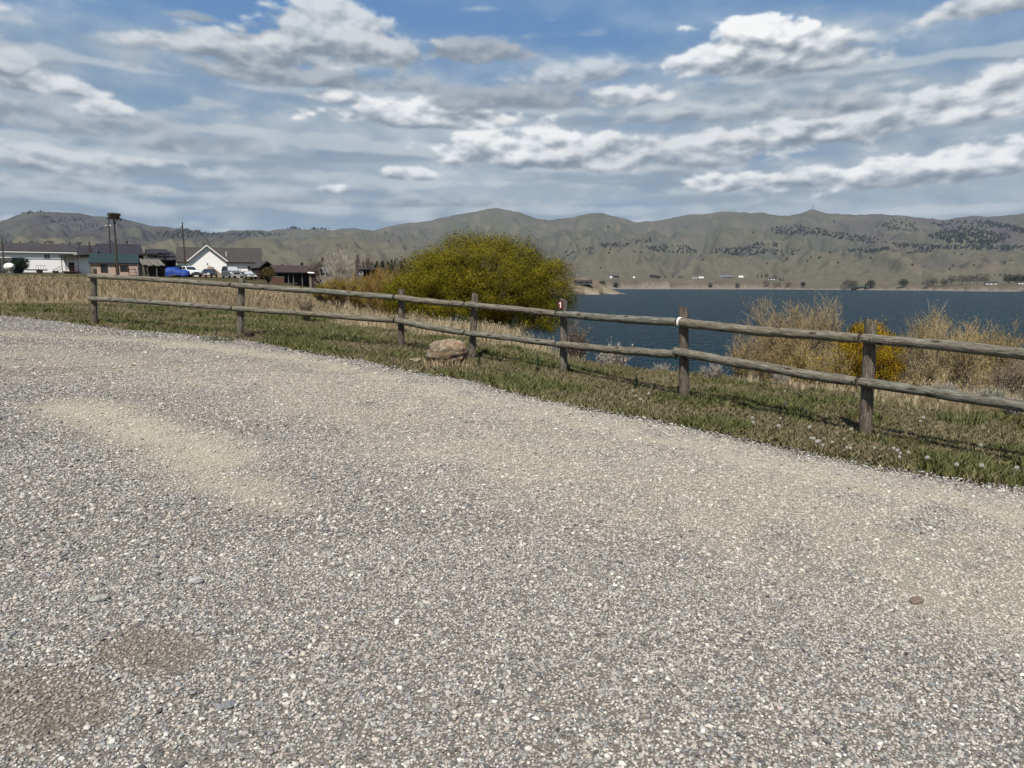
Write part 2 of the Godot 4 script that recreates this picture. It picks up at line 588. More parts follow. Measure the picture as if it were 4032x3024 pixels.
func sky_row(row: int) -> void:
	var out := PackedByteArray()
	out.resize(SKY_W * 3)
	var el := 90.0 - (row + 0.5) * 180.0 / SKY_H
	var step := 1 if el < 33.0 else 4
	var e := deg_to_rad(el)
	var near := []
	for c in clouds:
		if el > c[1] - c[3] * 2.4 and el < c[1] + c[3] * 2.4: near.append(c)
	var h := clampf(el / 24.0, 0, 1)
	var blue := Color(0.605, 0.695, 0.775).lerp(Color(0.365, 0.535, 0.750), pow(h, 0.8))
	if el > 24.0: blue = blue.lerp(Color(0.28, 0.44, 0.68), clampf((el - 24.0) / 60.0, 0, 1))
	var ce := cos(e)
	var se := sin(e)
	for x in range(0, SKY_W, step):
		var az := (x + 0.5) * 360.0 / SKY_W  # a panorama begins straight ahead
		if az > 180.0: az -= 360.0
		var a := deg_to_rad(az)
		var dx := sin(a) * ce
		var dz := -cos(a) * ce
		var big := cn2.get_noise_3d(dx * 26.0, se * 120.0, dz * 26.0)
		var wob := cn.get_noise_3d(dx * 52.0, se * 125.0, dz * 52.0)
		# thin streaked layer, thickest low down
		var veil := 0.80 * smoothstep(20.0, 10.5, el) + 0.07 + big * 0.75 + wob * 0.28
		veil *= 1.0 - 0.5 * smoothstep(15.5, 20.0, el)
		veil = clampf(veil * 1.3, 0, 0.92)
		var vb := clampf(0.52 + big * 0.55 + wob * 0.75, 0, 1)
		var c := blue.lerp(Color(0.575, 0.640, 0.705).lerp(Color(0.770, 0.805, 0.835), vb), veil)
		# broad flat banks with lit tops and grey bases
		var bank := cn2.get_noise_3d(dx * 34.0, se * 330.0 + 7.0, dz * 34.0) + wob * 0.42
		var bup := cn2.get_noise_3d(dx * 34.0, se * 330.0 + 10.2, dz * 34.0) + wob * 0.42
		var thick := 0.16 * smoothstep(20.5, 13.0, el) * smoothstep(-1.0, 3.0, el) - 0.42 * smoothstep(12.5, 19.0, el)
		var ba := smoothstep(-0.10, 0.22, bank + thick)
		if ba > 0.0:
			var bl := clampf(0.42 + (bank - bup) * 2.2 + wob * 1.2, 0, 1)
			c = c.lerp(Color(0.560, 0.620, 0.685).lerp(Color(0.790, 0.820, 0.845), bl), ba * 0.60)
		if near:
			var up := 0.0
			var bil := 0.0
			var bup2 := 0.0
			var have := false
			for q in near:
				var da: float = (az - q[0])
				if da > 180.0: da -= 360.0
				elif da < -180.0: da += 360.0
				var wd: float = q[2]
				if absf(da) > wd * 2.2: continue
				if not have:
					have = true
					var e2 := e + 0.010
					var a2 := a - 0.006
					up = cn.get_noise_3d(sin(a2) * cos(e2) * 52.0, sin(e2) * 125.0, -cos(a2) * cos(e2) * 52.0)
					bil = 0.28 - absf(cn3.get_noise_3d(dx * 70.0, se * 130.0, dz * 70.0))
					bup2 = 0.28 - absf(cn3.get_noise_3d(sin(a2) * cos(e2) * 70.0, sin(e2) * 130.0, -cos(a2) * cos(e2) * 70.0))
				var de: float = el - q[1] - da * q[6]
				var hd: float = q[3] * (0.55 if de < 0.0 else 1.0)
				var rr := sqrt(da * da / (wd * wd) + de * de / (hd * hd))
				var d := 1.0 - rr + wob * 0.75 + big * 0.3 + bil * 0.32
				var soft: float = q[5] * 0.72
				var al := smoothstep(0.0, soft, d)
				if al <= 0.0: continue
				var lit := clampf(0.52 + 0.46 * de / q[3] + (wob - up) * 0.75 + (bil - bup2) * 0.45, 0, 1)
				lit = smoothstep(0.0, 0.95, lit) * q[4]
				var cc := Color(0.520, 0.565, 0.620).lerp(Color(0.970, 0.975, 0.978), lit)
				c = c.lerp(cc, al * (0.95 if soft < 0.5 else 0.72))
		var R := int(clampf(c.r, 0, 1) * 255.0)
		var G := int(clampf(c.g, 0, 1) * 255.0)
		var B := int(clampf(c.b, 0, 1) * 255.0)
		for k in step:
			var o := (x + k) * 3
			out[o] = R
			out[o + 1] = G
			out[o + 2] = B
	sky_rows[row] = out

func make_sky() -> Sky:
	cn.seed = 7
	cn.noise_type = FastNoiseLite.TYPE_SIMPLEX_SMOOTH
	cn.frequency = 0.21
	cn.fractal_octaves = 6
	cn.fractal_gain = 0.55
	cn2.seed = 19
	cn2.noise_type = FastNoiseLite.TYPE_SIMPLEX_SMOOTH
	cn2.frequency = 0.075
	cn2.fractal_octaves = 3
	cn3.seed = 23
	cn3.noise_type = FastNoiseLite.TYPE_SIMPLEX_SMOOTH
	cn3.frequency = 0.19
	cn3.fractal_octaves = 3
	# far banks first, near heaps last
	cloud(120, 400, 286.0, 23.4, 0.6, 0.8)
	cloud(900, 440, 440.0, 18.2, 0.45, 0.9)
	cloud(1650, 398, 209.0, 35.1, 1.0, 0.45)
	cloud(2090, 362, 253.0, 52.0, 1.05, 0.4, 0.10)
	cloud(730, 412, 44.0, 14.3, 1.0, 0.5)
	cloud(130, 352, 297.0, 39.0, 0.75, 0.6)
	cloud(120, 262, 253.0, 54.6, 0.55, 0.7)
	cloud(420, 320, 176.0, 33.8, 0.5, 0.8)
	cloud(870, 378, 66.0, 20.8, 0.95, 0.5)
	cloud(1180, 338, 264.0, 54.6, 1.05, 0.4)
	cloud(1520, 335, 308.0, 57.2, 0.85, 0.5)
	cloud(1560, 250, 363.0, 33.8, 0.7, 0.9)
	cloud(1900, 268, 363.0, 67.6, 0.9, 0.5, 0.10)
	cloud(2180, 215, 198.0, 52.0, 0.95, 0.6, 0.10)
	cloud(1815, 232, 121.0, 33.8, 0.55, 0.5)
	cloud(900, 252, 264.0, 39.0, 1.05, 0.4)
	cloud(720, 213, 82.5, 31.2, 1.05, 0.5)
	cloud(1150, 220, 220.0, 39.0, 0.35, 0.6)
	cloud(230, 236, 57.2, 31.2, 0.9, 0.5)
	cloud(110, 188, 200, 29.1, 0.9, 0.6)
	cloud(12, 130, 48, 49.3, 0.7, 0.5)
	cloud(1240, 165, 230, 35.8, 0.85, 0.9, 0.05)
	cloud(1340, 215, 110.0, 31.2, 0.9, 0.6)
	cloud(640, 172, 330, 38.1, 0.45, 0.6)
	cloud(1010, 118, 150, 33.6, 0.40, 0.6)
	cloud(560, 118, 230, 44.8, 0.75, 0.45)
	cloud(700, 82, 190, 80.6, 0.80, 0.4)
	cloud(840, 120, 120, 44.8, 0.7, 0.5)
	cloud(1740, 135, 200, 44.8, 0.8, 0.6)
	cloud(1590, 128, 160, 58.2, 1.05, 0.35)
	cloud(1640, 98, 95, 49.3, 1.15, 0.3)
	cloud(2150, 8, 120, 38.1, 0.85, 0.5)
	cloud(430, 38, 60, 13.4, 0.35, 0.8)
	var r := RandomNumberGenerator.new()
	r.seed = 99
	for k in 150:  # the same sky goes on all round
		var az := r.randf_range(42.0, 318.0)
		if az > 180.0: az -= 360.0
		var el := r.randf_range(3.0, 34.0) if k < 105 else r.randf_range(30.0, 75.0)
		var w := r.randf_range(3.0, 11.0)
		clouds.append([az, el, w, w * r.randf_range(0.12, 0.26) * (1.0 + el / 30.0), r.randf_range(0.45, 1.05), r.randf_range(0.35, 0.8), 0.0])
	sky_rows.resize(SKY_H)
	var work := WorkerThreadPool.add_group_task(sky_row, SKY_H / 2 + 4)
	WorkerThreadPool.wait_for_group_task_completion(work)
	var bytes := PackedByteArray()
	var low := PackedByteArray()
	low.resize(SKY_W * 3)
	for x in SKY_W:
		low[x * 3] = 112
		low[x * 3 + 1] = 114
		low[x * 3 + 2] = 104
	for y in SKY_H:
		bytes.append_array(sky_rows[y] if y < SKY_H / 2 + 4 else low)
	var m := PanoramaSkyMaterial.new()
	m.panorama = ImageTexture.create_from_image(Image.create_from_data(SKY_W, SKY_H, false, Image.FORMAT_RGB8, bytes))
	var s := Sky.new()
	s.sky_material = m
	sky_rows.clear()
	return s

# ---------------------------------------------------------------- terrain
func setup_land() -> void:
	n_fold.seed = 3
	n_fold.frequency = 0.0022
	n_fold.fractal_octaves = 4
	n_patch.seed = 4
	n_patch.frequency = 0.004
	n_patch.fractal_octaves = 5
	n_fine.seed = 5
	n_fine.frequency = 0.35
	n_fine.fractal_octaves = 3
	n_near.seed = 6
	n_near.frequency = 0.22
	n_near.fractal_octaves = 3
	n_rock.seed = 8
	n_rock.frequency = 1.0
	n_rock.fractal_octaves = 4
	sky_tab = elevation_table([-900, 880, -300, 900, 0, 867, 82, 840, 146, 829, 210, 828, 292, 836, 380, 846, 460, 851, 547, 871, 620, 890, 729, 902, 875, 909, 1020, 904, 1130, 897, 1258, 901, 1312, 906, 1385, 897, 1458, 906, 1531, 891, 1604, 878, 1677, 867, 1750, 855, 1823, 838, 1905, 820, 1968, 818, 2041, 831, 2114, 855, 2169, 860, 2242, 856, 2297, 843, 2346, 834, 2406, 843, 2479, 862, 2506, 867, 2543, 862, 2579, 866, 2643, 855, 2700, 846, 2770, 834, 2843, 831, 2916, 835, 3007, 835, 3060, 846, 3105, 848, 3150, 838, 3202, 818, 3262, 838, 3318, 841, 3409, 838, 3500, 837, 3573, 842, 3645, 859, 3700, 862, 3755, 853, 3828, 840, 3919, 838, 4032, 833, 4300, 845, 4900, 850])
	front_tab = elevation_table([-900, 940, 0, 929, 350, 931, 600, 941, 900, 946, 1150, 940, 1300, 927, 1500, 944, 1700, 972, 1900, 1004, 2100, 1016, 2227, 1012, 2300, 992, 2371, 976, 2493, 978, 2642, 998, 2823, 1001, 3004, 1014, 3090, 1004, 3168, 988, 3280, 992, 3400, 994, 3512, 976, 3620, 992, 3755, 983, 3890, 997, 4032, 990, 4300, 995, 4900, 990])
	lake = PackedVector2Array([Vector2(80, 10), Vector2(48, -14), Vector2(33, -30), Vector2(20, -38), Vector2(9, -44), Vector2(3, -52), Vector2(0, -64), Vector2(-6, -85), Vector2(-14, -120), Vector2(-20, -170), Vector2(-22, -240), Vector2(-10, -330), Vector2(-5, -430), Vector2(20, -495), Vector2(60, -522), Vector2(93, -560), Vector2(88, -590), Vector2(40, -680), Vector2(0, -800), Vector2(40, -1000), Vector2(110, -1180), Vector2(203, -1225), Vector2(300, -1190), Vector2(404, -1150), Vector2(460, -1040), Vector2(495, -933), Vector2(523, -726), Vector2(560, -500), Vector2(600, -200), Vector2(400, 50), Vector2(80, 60), Vector2(80, 10)])
	fence_line = PackedVector2Array()
	for p in POSTS:  # first guess of the posts on the plain slope, then the real ones
		var r := ray(p[0], p[1])
		var d := EYE / -r.y
		for k in 8:
			var q := r * d
			d = (EYE - near_land(q.x, q.z)) / -r.y
		fence_line.append(Vector2(r.x * d, r.z * d))
	fence_line.insert(0, fence_line[0] + Vector2(-60, 4))
	var last := fence_line[fence_line.size() - 1]
	fence_line.append(last + Vector2(1.62, 2.55))
	fence_line.append(last + Vector2(9.0, 18.0))
	edge_line = PackedVector2Array()
	for i in range(0, EDGE.size(), 2):
		var r := ray(EDGE[i] * 1.8228, EDGE[i + 1] * 1.8228)
		var d := EYE / -r.y
		for k in 8:
			var q := r * d
			d = (EYE - near_land(q.x, q.z)) / -r.y
		edge_line.append(Vector2(r.x * d, r.z * d))
	edge_line.insert(0, edge_line[0] + Vector2(-26, 2.0))
	var e := edge_line[edge_line.size() - 1]
	edge_line.append(e + Vector2(1.6, 2.6))
	edge_line.append(e + Vector2(9.0, 18.0))
	hcache.resize(HNX * HNZ)
	for j in HNZ:
		for i in HNX:
			hcache[j * HNX + i] = ground_exact(HX0 + i * HSTEP, HZ0 + j * HSTEP)
	hready = true

const POSTS := [[370, 1276], [944, 1321], [1579, 1371], [1858, 1411], [2219, 1464], [2694, 1568], [3406, 1713]]
const EDGE := [0, 693, 100, 700, 203, 708, 300, 716, 400, 722, 500, 730, 560, 739, 620, 752, 700, 765, 800, 780, 870, 797, 960, 812, 1040, 827, 1110, 848, 1200, 868, 1300, 887, 1400, 904, 1500, 925, 1600, 945, 1700, 966, 1800, 988, 1900, 1005, 2000, 1022, 2100, 1039, 2212, 1054]

func hill_color(x: float, z: float, r: float, az: float, y: float) -> Color:
	var p := n_patch.get_noise_2d(x, z)
	var q := n_patch.get_noise_2d(x * 3.1 + 500.0, z * 3.1)
	var s := n_patch.get_noise_2d(az * 60.0, r * 0.9 + 70.0)
	var green := Color(0.110, 0.115, 0.080)
	var tan := Color(0.195, 0.168, 0.128)
	var sage := Color(0.118, 0.108, 0.102)
	var c := green.lerp(tan, clampf(0.30 + p * 0.9 + q * 0.5, 0, 1) * 0.75)
	c = c.lerp(sage, clampf(s * 1.6 + 0.1, 0, 1) * 0.8)
	if r + p * 900.0 < 2050.0: c = c.lerp(Color(0.205, 0.178, 0.125), 0.45)
	if q > 0.30: c = c.lerp(Color(0.21, 0.175, 0.12), clampf((q - 0.30) * 4.0, 0, 0.7))
	var cloud_shade := smoothstep(-16.0, -22.0, az) * smoothstep(2200.0, 2600.0, r) * clampf(0.75 + q * 1.6 + p, 0, 1)  # cloud shadow over the left hill, painted into the ground colour
	c = c.lerp(Color(0.068, 0.058, 0.062), cloud_shade * 0.85)
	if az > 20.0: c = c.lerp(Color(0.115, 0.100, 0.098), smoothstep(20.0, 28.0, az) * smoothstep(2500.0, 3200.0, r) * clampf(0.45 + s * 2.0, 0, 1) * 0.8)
	return c

func land_color(x: float, z: float, r: float) -> Color:
	var az := rad_to_deg(atan2(x, -z))
	var dl := lake_dist(x, z) if r > 20.0 else 99.0
	if r > 900.0:
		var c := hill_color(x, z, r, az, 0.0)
		if r < 1600.0:
			var q := n_patch.get_noise_2d(x * 5.0, z * 5.0)
			c = c.lerp(Color(0.20, 0.155, 0.112).lerp(Color(0.115, 0.098, 0.072), clampf(q * 1.8 + 0.4, 0, 1)), (1.0 - smoothstep(10.0, lerpf(70.0, 16.0, smoothstep(17.0, 23.0, az)), dl)) * 0.9)
			if az < -6.0: c = c.lerp(Color(0.17, 0.13, 0.095), smoothstep(1600.0, 1100.0, r) * 0.5)
		if dl < 5.0: c = Color(0.27, 0.24, 0.195)
		return c
	if dl < 0.0: return Color(0.05, 0.055, 0.05)
	if r > 250.0:
		var q := n_patch.get_noise_2d(x * 6.0, z * 6.0)
		var c := Color(0.285, 0.225, 0.155).lerp(Color(0.16, 0.135, 0.085), clampf(q * 1.6 + 0.35, 0, 1))
		if dl < 9.0: c = c.lerp(Color(0.42, 0.36, 0.27), 0.8)
		if az < -8.0: c = c.lerp(Color(0.13, 0.115, 0.07), 0.5)
		return c
	var s := side_dist(fence_line, Vector2(x, z))
	var lim := lawn_limit(x)
	var f := n_near.get_noise_2d(x * 1.7, z * 1.7)
	var lawn := Color(0.120, 0.118, 0.058).lerp(Color(0.20, 0.165, 0.110), clampf(0.30 + f * 1.5, 0, 1))
	var dry := Color(0.26, 0.20, 0.115).lerp(Color(0.17, 0.135, 0.08), clampf(0.4 + f, 0, 1))
	var c := lawn.lerp(dry, smoothstep(lim - 0.8, lim + 0.8, s + f * 1.2))
	var yard := smoothstep(70.0, 84.0, r) * smoothstep(-14.0, -18.0, az)
	c = c.lerp(Color(0.085, 0.090, 0.040), yard * clampf(0.75 + f, 0, 1))
	if dl < 6.0: c = c.lerp(Color(0.20, 0.18, 0.15), 0.7)
	return c

func polar_mesh(radii: PackedFloat32Array, azs: PackedFloat32Array) -> ArrayMesh:
	var na := azs.size()
	var nr := radii.size()
	var v := PackedVector3Array()
	var n := PackedVector3Array()
	var c := PackedColorArray()
	v.resize(na * nr)
	n.resize(na * nr)
	c.resize(na * nr)
	for j in nr:
		for i in na:
			var a := deg_to_rad(azs[i])
			var x := sin(a) * radii[j]
			var z := -cos(a) * radii[j]
			var y := ground(x, z)
			if radii[j] < 60.0:
				var e := side_dist(edge_line, Vector2(x, z))
				if e < 0.35: y -= 0.16 * smoothstep(0.35, -0.25, e)
			v[j * na + i] = Vector3(x, y, z)
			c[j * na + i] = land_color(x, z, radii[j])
	for j in nr:
		for i in na:
			var du := v[j * na + mini(i + 1, na - 1)] - v[j * na + maxi(i - 1, 0)]
			var dv := v[mini(j + 1, nr - 1) * na + i] - v[maxi(j - 1, 0) * na + i]
			var m := du.cross(dv).normalized()
			n[j * na + i] = m if m.y > 0 else -m
	var ix := PackedInt32Array()
	ix.resize((na - 1) * (nr - 1) * 6)
	var k := 0
	for j in nr - 1:
		for i in na - 1:
			var p := j * na + i
			ix[k] = p; ix[k + 1] = p + na; ix[k + 2] = p + 1
			ix[k + 3] = p + 1; ix[k + 4] = p + na; ix[k + 5] = p + na + 1
			k += 6
	var arr := []
	arr.resize(Mesh.ARRAY_MAX)
	arr[Mesh.ARRAY_VERTEX] = v
	arr[Mesh.ARRAY_NORMAL] = n
	arr[Mesh.ARRAY_COLOR] = c
	arr[Mesh.ARRAY_INDEX] = ix
	var mesh := ArrayMesh.new()
	mesh.add_surface_from_arrays(Mesh.PRIMITIVE_TRIANGLES, arr)
	return mesh

func bearings(fine: float) -> PackedFloat32Array:
	var a := PackedFloat32Array()
	var x := -180.0
	while x < -54.0:
		a.append(x)
		x += 4.5
	x = -54.0
	while x < 54.0:
		a.append(x)
		x += fine
	x = 54.0
	while x <= 180.001:
		a.append(x)
		x += 4.5
	return a

func build_land() -> void:
	var radii := PackedFloat32Array([0.05])
	var r := 1.5
	while r < 250.0:
		radii.append(r)
		r *= 1.03 if r > 9.0 else 1.06
	radii.append(250.0)
	var field := solo(polar_mesh(radii, bearings(0.5)), "terrain", M.soil)
	tag(field, "grassy field and lake bank falling away behind the wooden fence", "field", "", "structure")
	radii = PackedFloat32Array([250.0])
	r = 262.0
	while r < 6300.0:
		radii.append(r)
		r *= 1.04 if r < 850.0 else (1.013 if r < 2700.0 else 1.018)
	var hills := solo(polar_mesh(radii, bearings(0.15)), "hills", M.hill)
	tag(hills, "rolling olive green and tan sage hills across the lake", "hills", "", "structure")
	# the lake
	var mb := MB.new()
	var ring := []
	for k in 41:
		var a := deg_to_rad(-60.0 + k * 4.5)
		ring.append(Vector3(sin(a), 0, -cos(a)))
	var dist := [12.0, 60.0, 200.0, 700.0, 1500.0]
	for j in 4:
		for k in 40:
			var p: Vector3 = ring[k]
			var q: Vector3 = ring[k + 1]
			var y := Vector3(0, LAKE_Y, 0)
			mb.quad(p * dist[j] + y, q * dist[j] + y, q * dist[j + 1] + y, p * dist[j + 1] + y)
	for k in mb.n.size(): mb.n[k] = Vector3.UP
	tag(solo(mb.build(), "water", M.water), "wind-rippled dark blue reservoir water below the fence", "lake", "", "structure")

# ---------------------------------------------------------------- the gravel lot
var dust := []
func dust_line(points: Array, width: float, strength: float) -> void:
	var line := PackedVector2Array()
	for i in range(0, points.size(), 2):
		var p := hit(points[i] * 1.8228, points[i + 1] * 1.8228, 1.5, 60.0)
		line.append(Vector2(p.x, p.z))
	dust.append([line, width, strength])

func dustiness(p: Vector2) -> float:  # powdery tan ground, 0 to 1; negative where the dirt is dark and damp
	var f := n_near.get_noise_2d(p.x * 3.0, p.y * 3.0)
	var g := n_near.get_noise_2d(p.x * 9.0 + 30.0, p.y * 9.0)
	var best := 0.0
	for d in dust:
		var q: float = poly_dist(d[0], p) / d[1]
		if q > 2.5: continue
		var s: float = d[2] * clampf(exp(-q * q) * 1.2 * (1.0 + f * 0.8 + g * 0.8) - 0.06, 0, 1)
		if absf(s) > absf(best): best = s
	return best

func build_lot() -> void:
	dust_line([330, 738, 600, 770, 820, 815, 1100, 875, 1500, 962, 1850, 1040, 2212, 1115], 0.5, 0.85)
	dust_line([0, 720, 330, 740], 0.5, 0.6)
	dust_line([100, 770, 500, 800, 900, 870], 1.7, 0.5)
	dust_line([600, 830, 1100, 960, 1700, 1100, 2212, 1200], 1.4, 0.5)
	dust_line([1500, 1080, 2212, 1290], 0.8, 0.5)
	dust_line([170, 880, 280, 920, 380, 955, 440, 990], 0.42, 1.0)
	dust_line([440, 1040, 520, 1050, 590, 1095], 0.28, 0.7)
	dust_line([1960, 1290, 2060, 1345], 0.14, 0.5)
	dust_line([290, 1395, 360, 1420], 0.13, -0.5)
	dust_line([20, 1510, 110, 1560], 0.18, -0.4)
	var edge := PackedVector2Array()
	for i in edge_line.size() - 1:
		var len := edge_line[i].distance_to(edge_line[i + 1])
		var n := int(ceil(len / 0.12)) if len < 8.0 else 40
		for k in n: edge.append(edge_line[i].lerp(edge_line[i + 1], float(k) / n))
	var v := PackedVector3Array()
	var c := PackedColorArray()
	var ix := PackedInt32Array()
	var rows := PackedFloat32Array([0.0, 0.012, 0.025, 0.04, 0.06])
	var t := 0.06
	while t < 1.0:
		t += 0.016
		rows.append(minf(t, 1.0))
	var nr := rows.size()
	for i in edge.size():
		var e := edge[i]
		var f := float(i) / (edge.size() - 1)
		var ins := Vector2(lerpf(-34.0, 10.0, f), lerpf(7.0, 12.0, f))
		var dirn := (ins - e).normalized()
		e += dirn * (n_near.get_noise_2d(e.x * 6.0, e.y * 6.0) * 0.30 + n_near.get_noise_2d(e.x * 22.0, e.y * 22.0) * 0.10 - 0.02)
		for j in nr:
			var p := e.lerp(ins, rows[j])
			var y := ground(p.x, p.y) + 0.012 - (0.05 if j == 0 else 0.0)
			v.append(Vector3(p.x, y, p.y))
			var d := dustiness(p)
			var col := Color(0.24, 0.222, 0.188).lerp(Color(0.58, 0.525, 0.405), maxf(d, 0.0))
			if d < 0.0: col = col.lerp(Color(0.19, 0.155, 0.11), -d)
			c.append(col)
	for i in edge.size() - 1:
		for j in nr - 1:
			var p := i * nr + j
			ix.append_array(PackedInt32Array([p, p + nr, p + 1, p + 1, p + nr, p + nr + 1]))
	var st := SurfaceTool.new()
	st.begin(Mesh.PRIMITIVE_TRIANGLES)
	st.set_smooth_group(0)
	for i in v.size():
		st.set_color(c[i])
		st.set_normal(Vector3.UP)
		st.add_vertex(v[i])
	for i in ix: st.add_index(i)
	tag(solo(st.commit(), "gravel_lot", M.grit), "dusty gravel parking lot with tan wheel tracks", "gravel lot", "", "structure")

func pebble(seed_: int) -> ArrayMesh:
	var g := (1.0 + sqrt(5.0)) / 2.0
	var p := [Vector3(-1, g, 0), Vector3(1, g, 0), Vector3(-1, -g, 0), Vector3(1, -g, 0), Vector3(0, -1, g), Vector3(0, 1, g), Vector3(0, -1, -g), Vector3(0, 1, -g), Vector3(g, 0, -1), Vector3(g, 0, 1), Vector3(-g, 0, -1), Vector3(-g, 0, 1)]
	var f := [0, 11, 5, 0, 5, 1, 0, 1, 7, 0, 7, 10, 0, 10, 11, 1, 5, 9, 5, 11, 4, 11, 10, 2, 10, 7, 6, 7, 1, 8, 3, 9, 4, 3, 4, 2, 3, 2, 6, 3, 6, 8, 3, 8, 9, 4, 9, 5, 2, 4, 11, 6, 2, 10, 8, 6, 7, 9, 8, 1]
	var r := RandomNumberGenerator.new()
	r.seed = seed_
	var st := SurfaceTool.new()
	st.begin(Mesh.PRIMITIVE_TRIANGLES)
	st.set_smooth_group(0 if seed_ % 2 else -1)
	var mid := {}
	for i in range(0, f.size(), 3):
		var a: Vector3 = p[f[i]].normalized()
		var b: Vector3 = p[f[i + 1]].normalized()
		var d: Vector3 = p[f[i + 2]].normalized()
		var ab := (a + b).normalized()
		var bd := (b + d).normalized()
		var da := (d + a).normalized()
		for t in [[a, ab, da], [b, bd, ab], [d, da, bd], [ab, bd, da]]:
			for k in [0, 2, 1]:
				var q: Vector3 = t[k]
				var s := 1.0 + 0.45 * n_rock.get_noise_3d(q.x * 0.9 + seed_ * 7.0, q.y * 0.9, q.z * 0.9)
				st.set_color(Color.WHITE)
				st.add_vertex(Vector3(q.x * 0.5, q.y * 0.25, q.z * 0.36) * s)
	st.index()
	st.generate_normals()
	return st.commit()

func scatter(called: String, mesh: Mesh, m: Material, xf: Array, cols: Array) -> MultiMeshInstance3D:
	var mm := MultiMesh.new()
	mm.transform_format = MultiMesh.TRANSFORM_3D
	mm.use_colors = true
	mm.mesh = mesh
	mm.instance_count = xf.size()
	var buf := PackedFloat32Array()
	buf.resize(xf.size() * 16)
	for i in xf.size():
		var t: Transform3D = xf[i]
		var c: Color = cols[i]
		var o := i * 16
		buf[o] = t.basis.x.x; buf[o + 1] = t.basis.y.x; buf[o + 2] = t.basis.z.x; buf[o + 3] = t.origin.x
		buf[o + 4] = t.basis.x.y; buf[o + 5] = t.basis.y.y; buf[o + 6] = t.basis.z.y; buf[o + 7] = t.origin.y
		buf[o + 8] = t.basis.x.z; buf[o + 9] = t.basis.y.z; buf[o + 10] = t.basis.z.z; buf[o + 11] = t.origin.z
		buf[o + 12] = c.r; buf[o + 13] = c.g; buf[o + 14] = c.b; buf[o + 15] = 1.0
	mm.buffer = buf
	var o := MultiMeshInstance3D.new()
	o.multimesh = mm
	o.material_override = m
	o.name = numbered(called)
	add_child(o)
	return o

const STONES := [Color(0.34, 0.325, 0.295), Color(0.27, 0.265, 0.245), Color(0.19, 0.20, 0.205), Color(0.40, 0.36, 0.30), Color(0.31, 0.31, 0.28), Color(0.47, 0.44, 0.385), Color(0.58, 0.555, 0.50), Color(0.12, 0.125, 0.127), Color(0.36, 0.305, 0.27), Color(0.07, 0.071, 0.07), Color(0.37, 0.345, 0.315), Color(0.25, 0.225, 0.205), Color(0.29, 0.295, 0.275), Color(0.22, 0.225, 0.215)]

func build_gravel() -> void:
	var bands := [[1.9, 4.2, 10500.0, 0.0095], [4.2, 7.0, 5200.0, 0.0118], [7.0, 11.0, 2500.0, 0.0140], [11.0, 20.0, 620.0, 0.019], [20.0, 32.0, 200.0, 0.026]]
	var kinds := 5
	var xs := []
	var cs := []
	for k in kinds:
		xs.append([])
		cs.append([])
	for b in bands:
		var half := deg_to_rad(40.0)
		var count := int(half * (b[1] * b[1] - b[0] * b[0]) * b[2])
		for i in count:
			var r := sqrt(lerpf(b[0] * b[0], b[1] * b[1], rng.randf()))
			var a := rng.randf_range(-half, half)
			var p := Vector2(sin(a) * r, -cos(a) * r)
			var y := near_land(p.x, p.y)
			var off := 99.0
			if r > 5.5:
				off = -side_dist(edge_line, p)
				if off < rng.randf_range(-0.02, 0.3): continue
				y = ground(p.x, p.y)
			var d := dustiness(p)
			if off < 0.9: d *= 0.4
			if rng.randf() < absf(d) * 0.62: continue
			if r > 20.0 and p.x > -6.0: continue
			var s: float = b[3] * (0.55 + 0.75 * rng.randf() + (1.2 if rng.randf() < 0.025 else 0.0))
			var q := Basis.from_euler(Vector3(rng.randf_range(-0.5, 0.5), rng.randf() * TAU, rng.randf_range(-0.5, 0.5)))
			q = q.scaled(Vector3(1, 1, 1) * s * 1.25)
			var k := rng.randi() % kinds
			xs[k].append(Transform3D(q, Vector3(p.x, y + 0.012 + s * rng.randf_range(0.05, 0.34), p.y)))
			var c: Color = STONES[rng.randi() % STONES.size()].lerp(Color(0.335, 0.32, 0.292), 0.08)
			var w := rng.randf_range(0.82, 1.28)
			c = Color(c.r * w, c.g * w, c.b * w)
			if d > 0.1: c = c.lerp(Color(0.54, 0.485, 0.375), minf(d, 0.7) * rng.randf_range(0.3, 1.0))
			elif d < -0.1: c = c.lerp(Color(0.20, 0.16, 0.115), minf(-d, 0.7))
			cs[k].append(c)
	for k in kinds:
		tag(scatter("gravel", pebble(100 + k), M.stone, xs[k], cs[k]), "loose grey and tan pebbles covering the parking lot", "gravel", "loose gravel on the lot", "stuff")

